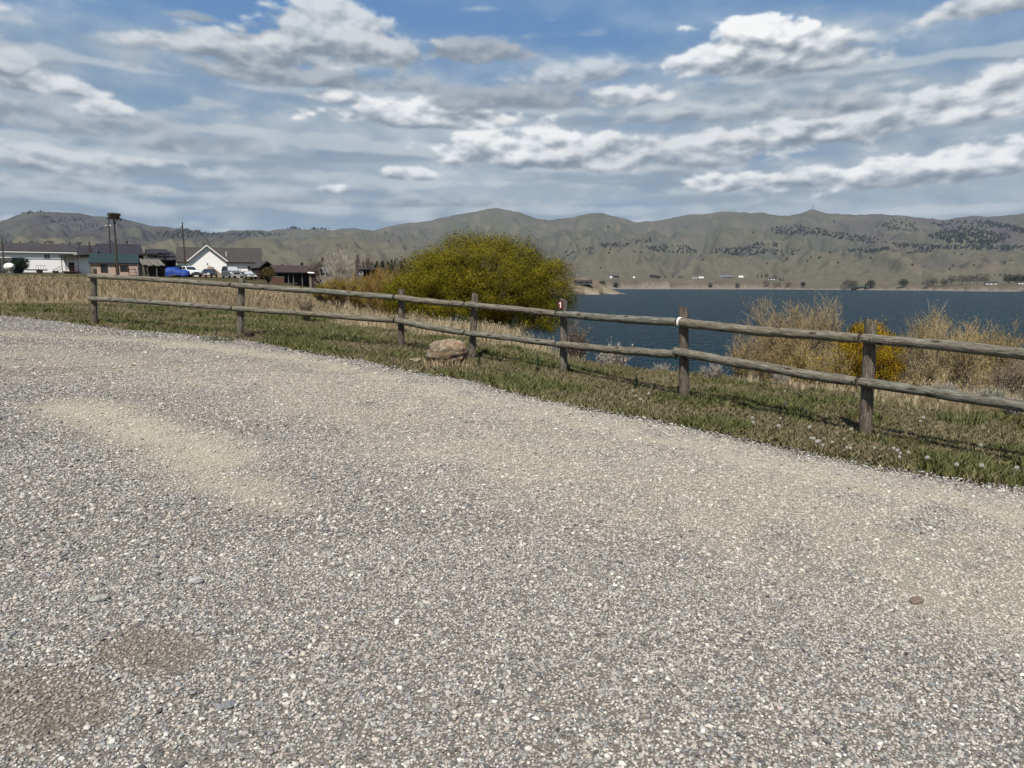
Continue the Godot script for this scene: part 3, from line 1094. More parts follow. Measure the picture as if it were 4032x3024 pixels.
# ---------------------------------------------------------------- grass
func tuft(blades: int, height: float, spread: float, width: float, lean: float, seed_: int, heads := 0.0) -> ArrayMesh:
	var r := RandomNumberGenerator.new()
	r.seed = seed_
	var mb := MB.new()
	for k in blades:
		var an := r.randf() * TAU
		var base := Vector3(cos(an), 0, sin(an)) * spread * sqrt(r.randf())
		var h := height * r.randf_range(0.55, 1.1)
		var out := Vector3(cos(an + r.randf_range(-1, 1)), 0, sin(an + r.randf_range(-1, 1))) * lean * h * r.randf_range(0.3, 1.2)
		var side := Vector3(-sin(an * 3.0), 0, cos(an * 3.0)) * width * 0.5 * r.randf_range(0.7, 1.3)
		var tint := r.randf_range(0.75, 1.2)
		mb.col = Color(tint, tint * r.randf_range(0.96, 1.03), tint * r.randf_range(0.85, 1.1))
		var m := base + Vector3(0, h * 0.55, 0) + out * 0.35
		var tip := base + Vector3(0, h, 0) + out
		var nn := (side.cross(tip - base).normalized() * 0.6 + Vector3.UP * 0.7).normalized()
		var i := mb.v.size()
		mb.vert(base - side, nn); mb.vert(base + side, nn); mb.vert(m - side * 0.8, nn); mb.vert(m + side * 0.8, nn); mb.vert(tip, nn)
		mb.face(i, i + 2, i + 1); mb.face(i + 1, i + 2, i + 3); mb.face(i + 2, i + 4, i + 3)
		if r.randf() < heads:  # a seed head
			var a := tip
			var d := (tip - m).normalized()
			for s in 3:
				var e := Vector3(cos(s * 2.1), 0.3, sin(s * 2.1)) * width * 1.6
				var j := mb.v.size()
				mb.vert(a - d * height * 0.14, nn); mb.vert(a - d * height * 0.06 + e, nn); mb.vert(a + d * height * 0.03, nn)
				mb.face(j, j + 1, j + 2)
	return mb.build()

func plant_grass() -> void:
	var kinds := [tuft(14, 0.06, 0.055, 0.006, 0.9, 1), tuft(12, 0.042, 0.065, 0.007, 1.3, 2), tuft(18, 0.078, 0.06, 0.0055, 0.75, 3)]
	var xs := [[], [], []]
	var cs := [[], [], []]
	var half := deg_to_rad(41.0)
	for b in [[5.5, 9.0, 800.0], [9.0, 14.0, 520.0], [14.0, 20.0, 340.0], [20.0, 28.0, 130.0]]:
		var count := int(half * (b[1] * b[1] - b[0] * b[0]) * b[2])
		for i in count:
			var r := sqrt(lerpf(b[0] * b[0], b[1] * b[1], rng.randf()))
			var a := rng.randf_range(-half, half)
			var p := Vector2(sin(a) * r, -cos(a) * r)
			var e := side_dist(edge_line, p)
			if e < 0.05: continue
			var f := n_near.get_noise_2d(p.x * 1.7, p.y * 1.7)
			var g := n_near.get_noise_2d(p.x * 5.0 + 11.0, p.y * 5.0)
			var s := side_dist(fence_line, p)
			if s > lawn_limit(p.x) + f * 1.5 + rng.randf_range(-0.4, 0.8): continue
			var bare := clampf(0.45 - f * 1.9 - g * 1.1, 0, 1) * 0.85   # thin, worn places
			if e < 0.3 and rng.randf() < 0.5 - e: continue
			if rng.randf() < bare * 0.62: continue
			var k := 2 if f + g * 0.7 > 0.30 and rng.randf() < 0.6 else rng.randi() % 2
			var sc := rng.randf_range(0.7, 1.35) * (1.0 if r < 14.0 else 1.3)
			if k == 2: sc *= 1.0 + maxf(f + g, 0.0) * 0.4
			xs[k].append(Transform3D(Basis(Vector3.UP, rng.randf() * TAU).scaled(Vector3.ONE * sc), Vector3(p.x, ground(p.x, p.y) - 0.01, p.y)))
			var c := Color(0.085, 0.108, 0.036).lerp(Color(0.140, 0.150, 0.060), rng.randf())
			var dead := clampf(bare * 1.1 + rng.randf_range(-0.25, 0.35), 0, 1)
			c = c.lerp(Color(0.25, 0.205, 0.135), dead * 0.85)
			if rng.randf() < 0.04: c = Color(0.32, 0.27, 0.19)
			cs[k].append(c)
	for k in 3:
		tag(scatter("lawn_grass", kinds[k], M.blade, xs[k], cs[k]), "short patchy green grass along the gravel edge and fence", "grass", "roadside lawn grass", "stuff")
	var tall := [tuft(52, 0.34, 0.17, 0.0045, 0.35, 11, 0.12), tuft(48, 0.42, 0.15, 0.004, 0.28, 12, 0.2), tuft(52, 0.24, 0.2, 0.0045, 0.7, 13, 0.08)]
	xs = [[], [], []]
	cs = [[], [], []]
	for b in [[10.0, 18.0, 34.0], [18.0, 30.0, 26.0], [30.0, 50.0, 13.0], [50.0, 76.0, 6.0]]:
		var count := int(half * (b[1] * b[1] - b[0] * b[0]) * b[2])
		for i in count:
			var r := sqrt(lerpf(b[0] * b[0], b[1] * b[1], rng.randf()))
			var a := rng.randf_range(-half, half)
			var p := Vector2(sin(a) * r, -cos(a) * r)
			var f := n_near.get_noise_2d(p.x * 1.7, p.y * 1.7)
			var s := side_dist(fence_line, p)
			var lim := lawn_limit(p.x)
			if s < lim + f * 1.5 + rng.randf_range(-0.2, 1.4): continue
			var y := ground(p.x, p.y)
			if y < LAKE_Y + 0.5: continue
			var k := rng.randi() % 3
			var near := clampf((s - lim) / 3.0, 0.45, 1.0)
			var sc := rng.randf_range(0.75, 1.2) * near * (1.0 + f * 0.5) * (1.0 if r < 30.0 else 1.12)
			if r > 50.0: sc *= 0.85
			xs[k].append(Transform3D(Basis(Vector3.UP, rng.randf() * TAU).scaled(Vector3(sc * (1.0 if r < 30.0 else 1.5), sc, sc * (1.0 if r < 30.0 else 1.5))), Vector3(p.x, y - 0.02, p.y)))
			var c := Color(0.42, 0.345, 0.235).lerp(Color(0.28, 0.225, 0.155), clampf(0.4 + f * 1.6 + rng.randf_range(-0.3, 0.3), 0, 1))
			if p.x > -7.0 and r < 45.0: c = c.lerp(Color(0.50, 0.43, 0.30), 0.55)
			if rng.randf() < 0.12: c = Color(0.19, 0.16, 0.105)
			if rng.randf() < 0.05: c = Color(0.12, 0.125, 0.06)
			cs[k].append(c)
	for k in 3:
		tag(scatter("dry_grass", tall[k], M.blade, xs[k], cs[k]), "tall straw-coloured dry grass beyond the fence", "dry grass", "dry field grass", "stuff")

# ---------------------------------------------------------------- fence and things along it
func fence_post(p: Vector3, top: Vector3, rad: float, cut: float, turn: float) -> MB:
	var mb := MB.new()
	var sides := 14
	var rings := 12
	var up := top - p
	for j in rings + 1:
		var t := float(j) / rings
		for s in sides + 1:
			var a := TAU * s / sides
			var d := Vector3(cos(a), 0, sin(a))
			var q := p - up * 0.04 + up * 1.04 * t
			var rr := rad * (1.04 - 0.05 * t) * (1.0 + 0.05 * n_rock.get_noise_3d(d.x * 1.5 + p.x, q.y * 2.0, d.z * 1.5))
			var fade := smoothstep(0.6, 1.0, t)
			q.y -= fade * cut * (0.5 + 0.5 * cos(a - turn))
			mb.vert(q + d * rr, d, Vector2(a * rad, q.y))
	for j in rings:
		for s in sides:
			var k := j * (sides + 1) + s
			mb.ix.append_array(PackedInt32Array([k, k + 1, k + sides + 1, k + 1, k + sides + 2, k + sides + 1]))
	var ring := rings * (sides + 1)
	var mid := Vector3.ZERO
	for s in sides: mid += mb.v[ring + s] / sides
	var nn := Vector3(cos(turn) * cut, rad * 2.0, sin(turn) * cut).normalized()
	var m := mb.vert(mid, nn, Vector2(0.1, 0.1))
	var first := mb.v.size()
	for s in sides + 1: mb.vert(mb.v[ring + s] + nn * 0.0005, nn, Vector2(mb.v[ring + s].x - p.x, mb.v[ring + s].z - p.z))
	for s in sides: mb.ix.append_array(PackedInt32Array([m, first + s, first + s + 1]))
	return mb

func fence_rail(a: Vector3, b: Vector3, ra: float, rb: float, sag: float, seed_: int) -> MB:
	var mb := MB.new()
	var pts := PackedVector3Array()
	var rad := PackedFloat32Array()
	for k in 21:
		var t := k / 20.0
		var p := a.lerp(b, t)
		p.y += sin(t * PI) * sag + n_rock.get_noise_2d(t * 3.0 + seed_ * 5.0, 1.0) * 0.010
		p.z += n_rock.get_noise_2d(t * 2.5 + seed_ * 9.0, 6.0) * 0.012
		pts.append(p)
		rad.append(lerpf(ra, rb, t) * (1.0 + 0.09 * n_rock.get_noise_2d(t * 7.0 + seed_, 3.0)) * (0.9 if k == 0 or k == 20 else 1.0))
	mb.tube(pts, rad, 14, true, n_rock, 0.045)
	return mb

func build_fence() -> void:
	var f := thing("wooden_fence", "weathered grey post and rail fence between gravel lot and lake", "fence")
	# base x, base y, top x, top y, diameter, slant of the cut top
	var P := [[370, 1276, 367, 1052, 0.150, 0.05], [944, 1321, 953, 1093, 0.142, 0.01], [1579, 1371, 1582, 1137, 0.132, 0.03], [1858, 1411, 1871, 1153, 0.132, 0.035], [2219, 1464, 2219, 1174, 0.132, 0.05], [2694, 1568, 2692, 1203, 0.136, 0.045], [3406, 1713, 3430, 1249, 0.134, 0.075]]
	var base := []
	var lean := []
	for i in P.size():
		var b := hit(P[i][0], P[i][1], 4.0, 40.0, 1.01)
		var t := at(P[i][2], P[i][3], -b.z)
		base.append(b)
		lean.append(t)
		part(fence_post(b, t, P[i][4] / 2, P[i][5], 0.25), "post", M["post%d" % (i % 3)], f)
	var b8: Vector3 = base[6] + Vector3(1.62, 0, 2.55)
	b8.y = ground(b8.x, b8.z)
	part(fence_post(b8, b8 + Vector3(0.03, 1.27, 0), 0.066, 0.05, 0.3), "post", M.post0, f)
	var top := [[352, 1087], [950, 1123], [1579, 1172], [1864, 1200], [2219, 1236], [2694, 1270], [3420, 1333]]
	var low := [[356, 1176], [946, 1215], [1578, 1263], [1860, 1312], [2219, 1355], [2694, 1398], [3400, 1506]]
	for set_ in [top, low]:
		var q := []
		for i in 7:
			var b: Vector3 = base[i]
			var n := Vector3(-b.x, 0, -b.z).normalized()
			var dirn := fence_line[i + 2] - fence_line[maxi(i, 1)]
			var across := Vector3(dirn.y, 0, -dirn.x).normalized()
			if across.dot(n) < 0: across = -across
			var d := -b.z - (across * 0.118).z
			var p := at(set_[i][0], set_[i][1], d)
			var want := b + across * 0.118
			q.append(Vector3(want.x, p.y, want.z))
		q[0] = at(set_[0][0], set_[0][1], -(base[0] as Vector3).z - 0.11)
		var h: float = q[6].y - base[6].y
		q.append(b8 + Vector3(-0.09, h - 0.05, 0.06))
		for i in 7:
			var a: Vector3 = q[i]
			var b: Vector3 = q[i + 1]
			var dirn := (b - a).normalized()
			if i == 0: a -= dirn * 0.02
			var over := 0.02
			if set_ == low and i == 5: a += Vector3(0, 0.045, 0) - dirn * 0.10
			elif i > 0: a += dirn * -0.035
			b -= dirn * over
			if set_ == low and i == 4: b += dirn * 0.0
			part(fence_rail(a, b - dirn * 0.06, 0.057 + 0.004 * ((i * 7) % 3), 0.055 + 0.004 * ((i * 5) % 3), [0.015, 0.01, -0.01, 0.005, -0.012, -0.02, 0.01][i], i + (20 if set_ == low else 0)), "rail", M["rail%d" % ((i + (1 if set_ == low else 0)) % 3)], f)
		for i in range(1, 7):  # bolt heads where rails are fixed
			var c: Vector3 = q[i]
			var x: Vector3 = (q[i + 1] - q[i - 1]).normalized()
			var z := x.cross(Vector3.UP).normalized()
			if z.z < 0: z = -z
			for k in [-0.1, 0.07]:
				var mb := MB.new()
				mb.tube(PackedVector3Array([c + x * k + z * 0.05, c + x * k + z * 0.066]), PackedFloat32Array([0.009, 0.008]), 7)
				part(mb, "bolt", M.wire, f)
		# wire ties where rails meet the posts
		for i in [5, 6]:
			var mb := MB.new()
			var pts := PackedVector3Array()
			var rr := PackedFloat32Array()
			var c: Vector3 = q[i]
			var x: Vector3 = (q[i + 1] - q[i - 1]).normalized()
			var y := Vector3.UP
			var z := x.cross(y).normalized()
			var w: float = 0.071
			for k in 17:
				var an := TAU * k / 16.0
				pts.append(c - x * (0.075 - 0.03 * sin(an)) + y * cos(an) * w + z * sin(an) * w)
				rr.append(0.0045)
			mb.tube(pts, rr, 5, false)
			part(mb, "wire_tie", M.wire, f)
		if set_ == top:
			var mb := MB.new()
			var c: Vector3 = q[5]
			var x: Vector3 = (q[6] - q[4]).normalized()
			var z := x.cross(Vector3.UP).normalized()
			if z.z < 0: z = -z
			for k in 10:  # white cloth strip bound round the joint
				var a0 := deg_to_rad(-35.0 + k * 16.0)
				var a1 := deg_to_rad(-35.0 + (k + 1) * 16.0)
				var w0 := 0.016 + 0.016 * smoothstep(3.0, 8.0, k)
				var w1 := 0.016 + 0.016 * smoothstep(3.0, 8.0, k + 1)
				var u0 := (z * cos(a0) + Vector3.UP * sin(a0)) * 0.0735
				var u1 := (z * cos(a1) + Vector3.UP * sin(a1)) * 0.0735
				mb.slab(c + u0 - x * w0 - x * 0.01, c + u0 + x * w0 - x * 0.01, c + u1 + x * w1 - x * 0.01, c + u1 - x * w1 - x * 0.01, 0.003)
			part(mb, "cloth_tie", M.tie, f).set_meta("label", "white strip tied round the top rail joint")
	# number plate on the fifth post
	var b5: Vector3 = base[4]
	var c := at(2207, 1201, -b5.z - 0.078)
	var n := Vector3(-0.62, 0, 0.78).normalized()
	var x := Vector3(0.78, 0, 0.62)
	var mb := MB.new()
	mb.slab(c - x * 0.05 - Vector3.UP * 0.072, c + x * 0.05 - Vector3.UP * 0.072, c + x * 0.05 + Vector3.UP * 0.072, c - x * 0.05 + Vector3.UP * 0.072, 0.008)
	var plate := part(mb, "number_plate", M.plate, f)
	plate.set_meta("label", "small dark red plate with a white number one")
	var tm := TextMesh.new()
	tm.text = "1"
	var font := SystemFont.new()
	font.font_names = PackedStringArray(["Droid Sans"])
	font.font_weight = 700
	tm.font = font
	tm.font_size = 64
	tm.pixel_size = 0.0021
	tm.depth = 0.003
	var t := MeshInstance3D.new()
	t.name = "numeral"
	t.mesh = tm
	t.material_override = M.numeral
	plate.add_child(t)
	t.transform = Transform3D(Basis(x, Vector3.UP, n), c + n * 0.0035 - x * 0.004)

func rock_mesh(seed_: int, size: Vector3, flat: float, craggy: float) -> MB:
	var mb := MB.new()
	var U := 56
	var V := 34
	for j in V + 1:
		for i in U + 1:
			var a := TAU * (i % U) / U
			var e := PI * j / V - PI / 2
			var d := Vector3(cos(a) * cos(e), sin(e), sin(a) * cos(e))
			var q := d
			q.x = signf(q.x) * pow(absf(q.x), 0.92)
			q.z = signf(q.z) * pow(absf(q.z), 0.92)
			q.y = minf(q.y, flat + 0.10 * n_rock.get_noise_2d(d.x * 2.0 + seed_, d.z * 2.0))
			var n1 := n_rock.get_noise_3d(d.x * 0.9 + seed_, d.y * 0.9, d.z * 0.9)
			var strata := n_rock.get_noise_3d(d.x * 0.7 + seed_, d.y * 4.5, d.z * 0.7 + 9.0)
			var fine := n_rock.get_noise_3d(d.x * 4.0 + seed_, d.y * 5.0, d.z * 4.0)
			var s := 1.0 + craggy * (0.30 * n1 + 0.16 * fine) + craggy * 0.20 * strata * cos(e)
			if d.y < 0.15: s *= 1.0 - 0.22 * smoothstep(0.15, -0.5, d.y) * (0.6 + 0.8 * n_rock.get_noise_2d(a * 2.0, 4.0 + seed_))
			var p := Vector3(q.x * size.x, q.y * size.y, q.z * size.z) * s
			var warm := clampf(0.5 + 1.3 * n_rock.get_noise_3d(d.x * 1.3 + 20.0, d.y * 2.0, d.z * 1.3) + 0.55 * d.x, 0, 1)
			var c := Color(0.24, 0.19, 0.14).lerp(Color(0.36, 0.235, 0.13), warm)
			if fine > 0.06: c = c.lerp(Color(0.58, 0.52, 0.42), clampf((fine - 0.06) * 4.0, 0, 0.75))
			if strata < -0.25: c = c.lerp(Color(0.09, 0.05, 0.035), 0.6)
			mb.col = c
			mb.vert(p, d)
	for j in V:
		for i in U:
			var k := j * (U + 1) + i
			mb.ix.append_array(PackedInt32Array([k, k + 1, k + U + 1, k + 1, k + U + 2, k + U + 1]))
	for k in mb.n.size(): mb.n[k] = Vector3.ZERO
	for k in range(0, mb.ix.size(), 3):
		var a := mb.ix[k]
		var b := mb.ix[k + 1]
		var c := mb.ix[k + 2]
		var m := (mb.v[c] - mb.v[a]).cross(mb.v[b] - mb.v[a])
		mb.n[a] += m; mb.n[b] += m; mb.n[c] += m
	for j in V + 1:
		var s := mb.n[j * (U + 1)] + mb.n[j * (U + 1) + U]
		mb.n[j * (U + 1)] = s
		mb.n[j * (U + 1) + U] = s
	for k in mb.n.size(): mb.n[k] = mb.n[k].normalized() if mb.n[k].length() > 1e-9 else mb.v[k].normalized()
	return mb

func grass_clump(at_: Vector3, radius: Vector2, height: float, count: int, c0: Color, c1: Color, width := 0.006) -> MB:
	var mb := MB.new()
	for k in count:
		var an := rng.randf() * TAU
		var rr := sqrt(rng.randf())
		var x := at_.x + cos(an) * radius.x * rr
		var z := at_.z + sin(an) * radius.y * rr
		var base := Vector3(x, ground(x, z) - 0.01, z) - at_
		var h := height * rng.randf_range(0.5, 1.15)
		var out := Vector3(cos(an), 0, sin(an)) * h * rng.randf_range(0.0, 0.6)
		var side := Vector3(rng.randf_range(-1, 1), 0, rng.randf_range(-1, 1)).normalized() * width * 0.5
		mb.col = c0.lerp(c1, rng.randf())
		var m := base + Vector3(0, h * 0.6, 0) + out * 0.4
		var tip := base + Vector3(0, h, 0) + out
		var nn := (side.cross(tip - base).normalized() * 0.6 + Vector3.UP * 0.7).normalized()
		var i := mb.v.size()
		mb.vert(base - side, nn); mb.vert(base + side, nn); mb.vert(m - side * 0.8, nn); mb.vert(m + side * 0.8, nn); mb.vert(tip, nn)
		mb.face(i, i + 2, i + 1); mb.face(i + 1, i + 2, i + 3); mb.face(i + 2, i + 4, i + 3)
	return mb

func weed(px: float, py: float, height: float, label: String) -> void:
	var p := hit(px, py, 4.0, 40.0, 1.01)
	var o := thing("weed_plant", label, "plant", Transform3D(Basis(), p), "dark green upright weeds by the fence")
	var mb := MB.new()
	mb.col = Color(0.03, 0.045, 0.02)
	mb.tube(PackedVector3Array([Vector3(0, -0.02, 0), Vector3(0.01, height * 0.5, 0), Vector3(-0.01, height, 0)]), PackedFloat32Array([0.009, 0.007, 0.003]), 6)
	part(mb, "stem", M.twig, o)
	mb = MB.new()
	var n := int(height * 190.0)
	for k in n:
		var t := float(k) / n
		var y := height * (0.02 + 0.98 * t)
		var an := k * 2.4
		var len := lerpf(0.085, 0.03, t) * rng.randf_range(0.7, 1.2)
		var d := Vector3(cos(an), rng.randf_range(-0.2, 0.7), sin(an)).normalized()
		var s := d.cross(Vector3.UP).normalized() * len * 0.27
		var a := Vector3(0, y, 0)
		var u := Vector3.UP * 0.006
		mb.col = Color(0.022, 0.045, 0.018) * rng.randf_range(0.7, 1.5)
		mb.tri(a, a + d * len * 0.5 + s, a + d * len * 0.45 + u)
		mb.tri(a, a + d * len * 0.45 + u, a + d * len * 0.5 - s)
		mb.tri(a + d * len * 0.5 + s, a + d * len, a + d * len * 0.45 + u)
		mb.tri(a + d * len * 0.45 + u, a + d * len, a + d * len * 0.5 - s)
	part(mb, "foliage", M.leaf, o)

func dandelions() -> void:
	var spots := [[3193, 1752], [3204, 1760], [3222, 1767], [3213, 1777], [3240, 1780], [3186, 1715], [3277, 1766], [3322, 1752], [3332, 1788], [3347, 1792], [3386, 1812], [3397, 1822], [3480, 1838], [3503, 1838], [3518, 1795], [3532, 1806], [3544, 1811], [3537, 1828], [3573, 1812], [3664, 1878], [3697, 1890], [3712, 1888], [3728, 1880], [3762, 1868], [3858, 1784], [3893, 1898], [3963, 1905], [3972, 1917], [3860, 1875], [3800, 1900], [3066, 1712], [3072, 1668], [2966, 1692], [3090, 1618], [3174, 1640], [2490, 1560], [2504, 1580], [2520, 1597], [2532, 1600], [2555, 1578], [2960, 1670], [1075, 1310], [880, 1293], [3090, 1560], [3622, 1680], [3635, 1672], [3650, 1840], [3440, 1790], [3350, 1720], [4000, 1880]]
	var proto: Node3D = null
	var label := "round white dandelion seed head in the grass near the gravel"
	var group := "dandelion seed heads in the roadside grass"
	for s in spots:
		var p := hit(s[0], s[1], 4.0, 30.0, 1.01)
		var e := side_dist(edge_line, Vector2(p.x, p.z))
		if e < 0.1: continue
		var xf := Transform3D(Basis(Vector3.UP, rng.randf() * TAU).scaled(Vector3.ONE * rng.randf_range(0.6, 0.9)), p + Vector3(0, -0.01, 0))
		if proto:
			copy(proto, "dandelion", label, xf, group)
			continue
		proto = thing("dandelion", label, "dandelion", xf, group)
		var mb := MB.new()
		mb.tube(PackedVector3Array([Vector3(0, 0, 0), Vector3(0.008, 0.06, 0), Vector3(0.004, 0.12, 0.004)]), PackedFloat32Array([0.003, 0.003, 0.002]), 5)
		part(mb, "stem", M.stalk, proto)
		mb = MB.new()
		for k in 90:  # a ball of fine parachutes
			var y := 1.0 - 2.0 * (k + 0.5) / 90.0
			var d := Vector3(sqrt(1 - y * y) * cos(k * 2.4), y, sqrt(1 - y * y) * sin(k * 2.4))
			var u := d.cross(Vector3(0.3, 1, 0.2)).normalized()
			var w := d.cross(u)
			var c := Vector3(0.004, 0.125, 0.004) + d * 0.019
			for m in 3:
				var an := m * TAU / 3.0
				mb.tri(c, c + (u * cos(an) + w * sin(an)) * 0.0055 + d * 0.003, c + (u * cos(an + 1.2) + w * sin(an + 1.2)) * 0.0055 + d * 0.003)
		part(mb, "seed_head", M.fluff, proto)

func one(mb: MB, called: String, label: String, category: String, m: Material, xf: Transform3D, group := "") -> MeshInstance3D:
	var o := solo(mb.build(), called, m)
	o.transform = xf
	tag(o, label, category, group)
	return o

func build_roadside() -> void:
	var b := hit(1762, 1444, 4.0, 40.0, 1.01)
	b = base_at(1762, 1420, -b.z + 0.25)
	var o: Node3D
	one(rock_mesh(3, Vector3(0.36, 0.31, 0.30), 0.82, 0.55), "boulder", "big rust-brown boulder with flat tan top beside a fence post", "boulder", M.boulder, Transform3D(Basis(Vector3.UP, 0.1), b + Vector3(0, 0.175, 0)))
	var tuftp := b + Vector3(0.0, 0, 0.30)
	one(grass_clump(tuftp, Vector2(0.42, 0.12), 0.17, 330, Color(0.26, 0.19, 0.11), Color(0.48, 0.38, 0.25)), "straw_tuft", "bleached straw grass tuft in front of the big boulder", "grass tuft", M.blade, Transform3D(Basis(), tuftp))
	var s := hit(1637, 1428, 4.0, 40.0, 1.01)
	var mb := rock_mesh(15, Vector3(0.10, 0.06, 0.07), 0.6, 1.0)
	for k in mb.c.size(): mb.c[k] = mb.c[k].lerp(Color(0.50, 0.43, 0.27), 0.8)
	one(mb, "small_rock", "small pale yellow rock lying left of the big boulder", "rock", M.boulder, Transform3D(Basis(Vector3.UP, 0.4), s + Vector3(0, 0.035, 0)))
	# dark thing by the second post
	s = hit(982, 1332, 4.0, 40.0, 1.01)
	o = thing("timber_block", "dark weathered timber block lying beside the second fence post", "timber block", Transform3D(Basis(Vector3.UP, -0.25), s))
	mb = MB.new()
	mb.box(Vector3(-0.085, 0.03, -0.07), Vector3(0.085, 0.115, 0.07))
	part(mb, "block", M.darkbox, o)
	mb = MB.new()
	mb.box(Vector3(-0.10, -0.02, -0.08), Vector3(0.06, 0.028, 0.10))
	part(mb, "lower_block", M.iron, o)
	mb = MB.new()
	mb.beam(Vector3(-0.09, 0.03, 0.0), Vector3(-0.28, 0.01, 0.03), 0.03, 0.035)
	part(mb, "stub", M.iron, o)
	weed(2118, 1462, 0.30, "tallest dark green weed standing left of the numbered fence post")
	weed(2504, 1528, 0.22, "dark green weed in the grass between the numbered post and white-tied post")
	weed(1628, 1392, 0.14, "low dark green weed at the foot of the third fence post")
	weed(1885, 1432, 0.15, "low dark weed in the grass right of the boulder's post")
	# greener tufts
	for q in [[860, 1345, 0.35, 0.16, "deep green grass tuft on the gravel edge near the second post"], [1085, 1355, 0.42, 0.17, "broad green grass tuft spilling on gravel right of the timber block"], [2770, 1585, 0.30, 0.16, "dark green grass tuft at the foot of the white-tied post"], [3790, 1665, 0.28, 0.2, "blue-green grass tuft on the bank right of the last post"]]:
		var p := hit(q[0], q[1], 4.0, 40.0, 1.01)
		one(grass_clump(p, Vector2(q[2], q[2] * 0.6), q[3], 230, Color(0.055, 0.075, 0.026), Color(0.11, 0.125, 0.05), 0.006), "grass_tuft", q[4], "grass tuft", M.blade, Transform3D(Basis(), p))
	# stones that stand out on the lot
	for q in [[3606, 2380, 0.046, 0.018, Color(0.30, 0.235, 0.19), "long brown stone lying alone on the gravel"], [772, 2310, 0.034, 0.026, Color(0.62, 0.62, 0.60), "pale grey stone, larger than the gravel around it"], [390, 2375, 0.042, 0.018, Color(0.50, 0.52, 0.47), "flat greenish grey stone on the gravel near the dark stain"], [893, 2798, 0.036, 0.014, Color(0.30, 0.32, 0.34), "flat slate-blue stone low in the gravel"]]:
		var p := hit(q[0], q[1], 1.5, 20.0, 1.01)
		mb = rock_mesh(int(q[0]), Vector3(q[2], q[3], q[2] * 0.6), 0.8, 0.5)
		for k in mb.c.size(): mb.c[k] = mb.c[k].lerp(q[4], 0.92)
		one(mb, "loose_stone", q[5], "stone", M.boulder, Transform3D(Basis(Vector3.UP, 0.5), p + Vector3(0, q[3] * 0.7 + 0.008, 0)))
	dandelions()

# ---------------------------------------------------------------- trees and shrubs
func grow(limbs: MB, twigs: MB, tips: Array, p: Vector3, d: Vector3, len: float, rad: float, level: int, levels: int, split: int, rise: float, least: float) -> void:
	var pts := PackedVector3Array([p])
	var rr := PackedFloat32Array([rad])
	var q := p
	var dirn := d.normalized()
	var segs := 4 if level < levels else 2
	for k in segs:
		dirn = (dirn + Vector3(rng.randf_range(-1, 1), rng.randf_range(-1, 1), rng.randf_range(-1, 1)) * 0.20 + Vector3.UP * rise).normalized()
		q += dirn * len / segs
		pts.append(q)
		rr.append(maxf(lerpf(rad, rad * 0.42, float(k + 1) / segs), least * (0.6 if k == segs - 1 else 1.0)))
	if level < levels:
		limbs.tube(pts, rr, 6 if level == 0 else 4, false)
		for k in split:
			var t := lerpf(0.30, 1.0, (k + rng.randf() * 0.8) / split)
			var s := minf(t * segs, segs - 0.001)
			var i := int(s)
			var b := pts[i].lerp(pts[i + 1], s - i)
			var ax := Vector3(rng.randf_range(-1, 1), rng.randf_range(-0.4, 0.6), rng.randf_range(-1, 1)).normalized()
			var nd := (pts[i + 1] - pts[i]).normalized() * 0.9 + ax * rng.randf_range(0.45, 0.9)
			grow(limbs, twigs, tips, b, nd, len * rng.randf_range(0.42, 0.66), rad * 0.45 * (1.1 - t * 0.4), level + 1, levels, split, rise, least)
	else:
		twigs.tube(pts, rr, 3, false)
		tips.append(pts[1])
		tips.append(q)

func buds(tips: Array, per: int, spread: float, size: float, c0: Color, c1: Color) -> MB:
	var mb := MB.new()
	for t: Vector3 in tips:
		for k in per:
			var p := t + Vector3(rng.randf_range(-1, 1), rng.randf_range(-1, 1), rng.randf_range(-1, 1)) * spread
			var a := Vector3(rng.randf_range(-1, 1), rng.randf_range(-0.3, 1), rng.randf_range(-1, 1)).normalized()
			var b := a.cross(Vector3(rng.randf_range(-1, 1), rng.randf_range(-1, 1), rng.randf_range(-1, 1))).normalized()
			mb.col = c0.lerp(c1, rng.randf())
			var s := size * rng.randf_range(0.6, 1.3)
			leaf_face(mb, p, a * s, b * s * 0.32)
	return mb

func leaf_face(mb: MB, p: Vector3, a: Vector3, b: Vector3) -> void:
	var nn := (a.cross(b).normalized() + Vector3(0, 0.4, 0)).normalized()
	var i := mb.v.size()
	mb.vert(p - a, nn); mb.vert(p + b, nn); mb.vert(p + a, nn); mb.vert(p - b, nn)
	mb.face(i, i + 1, i + 2); mb.face(i, i + 2, i + 3)

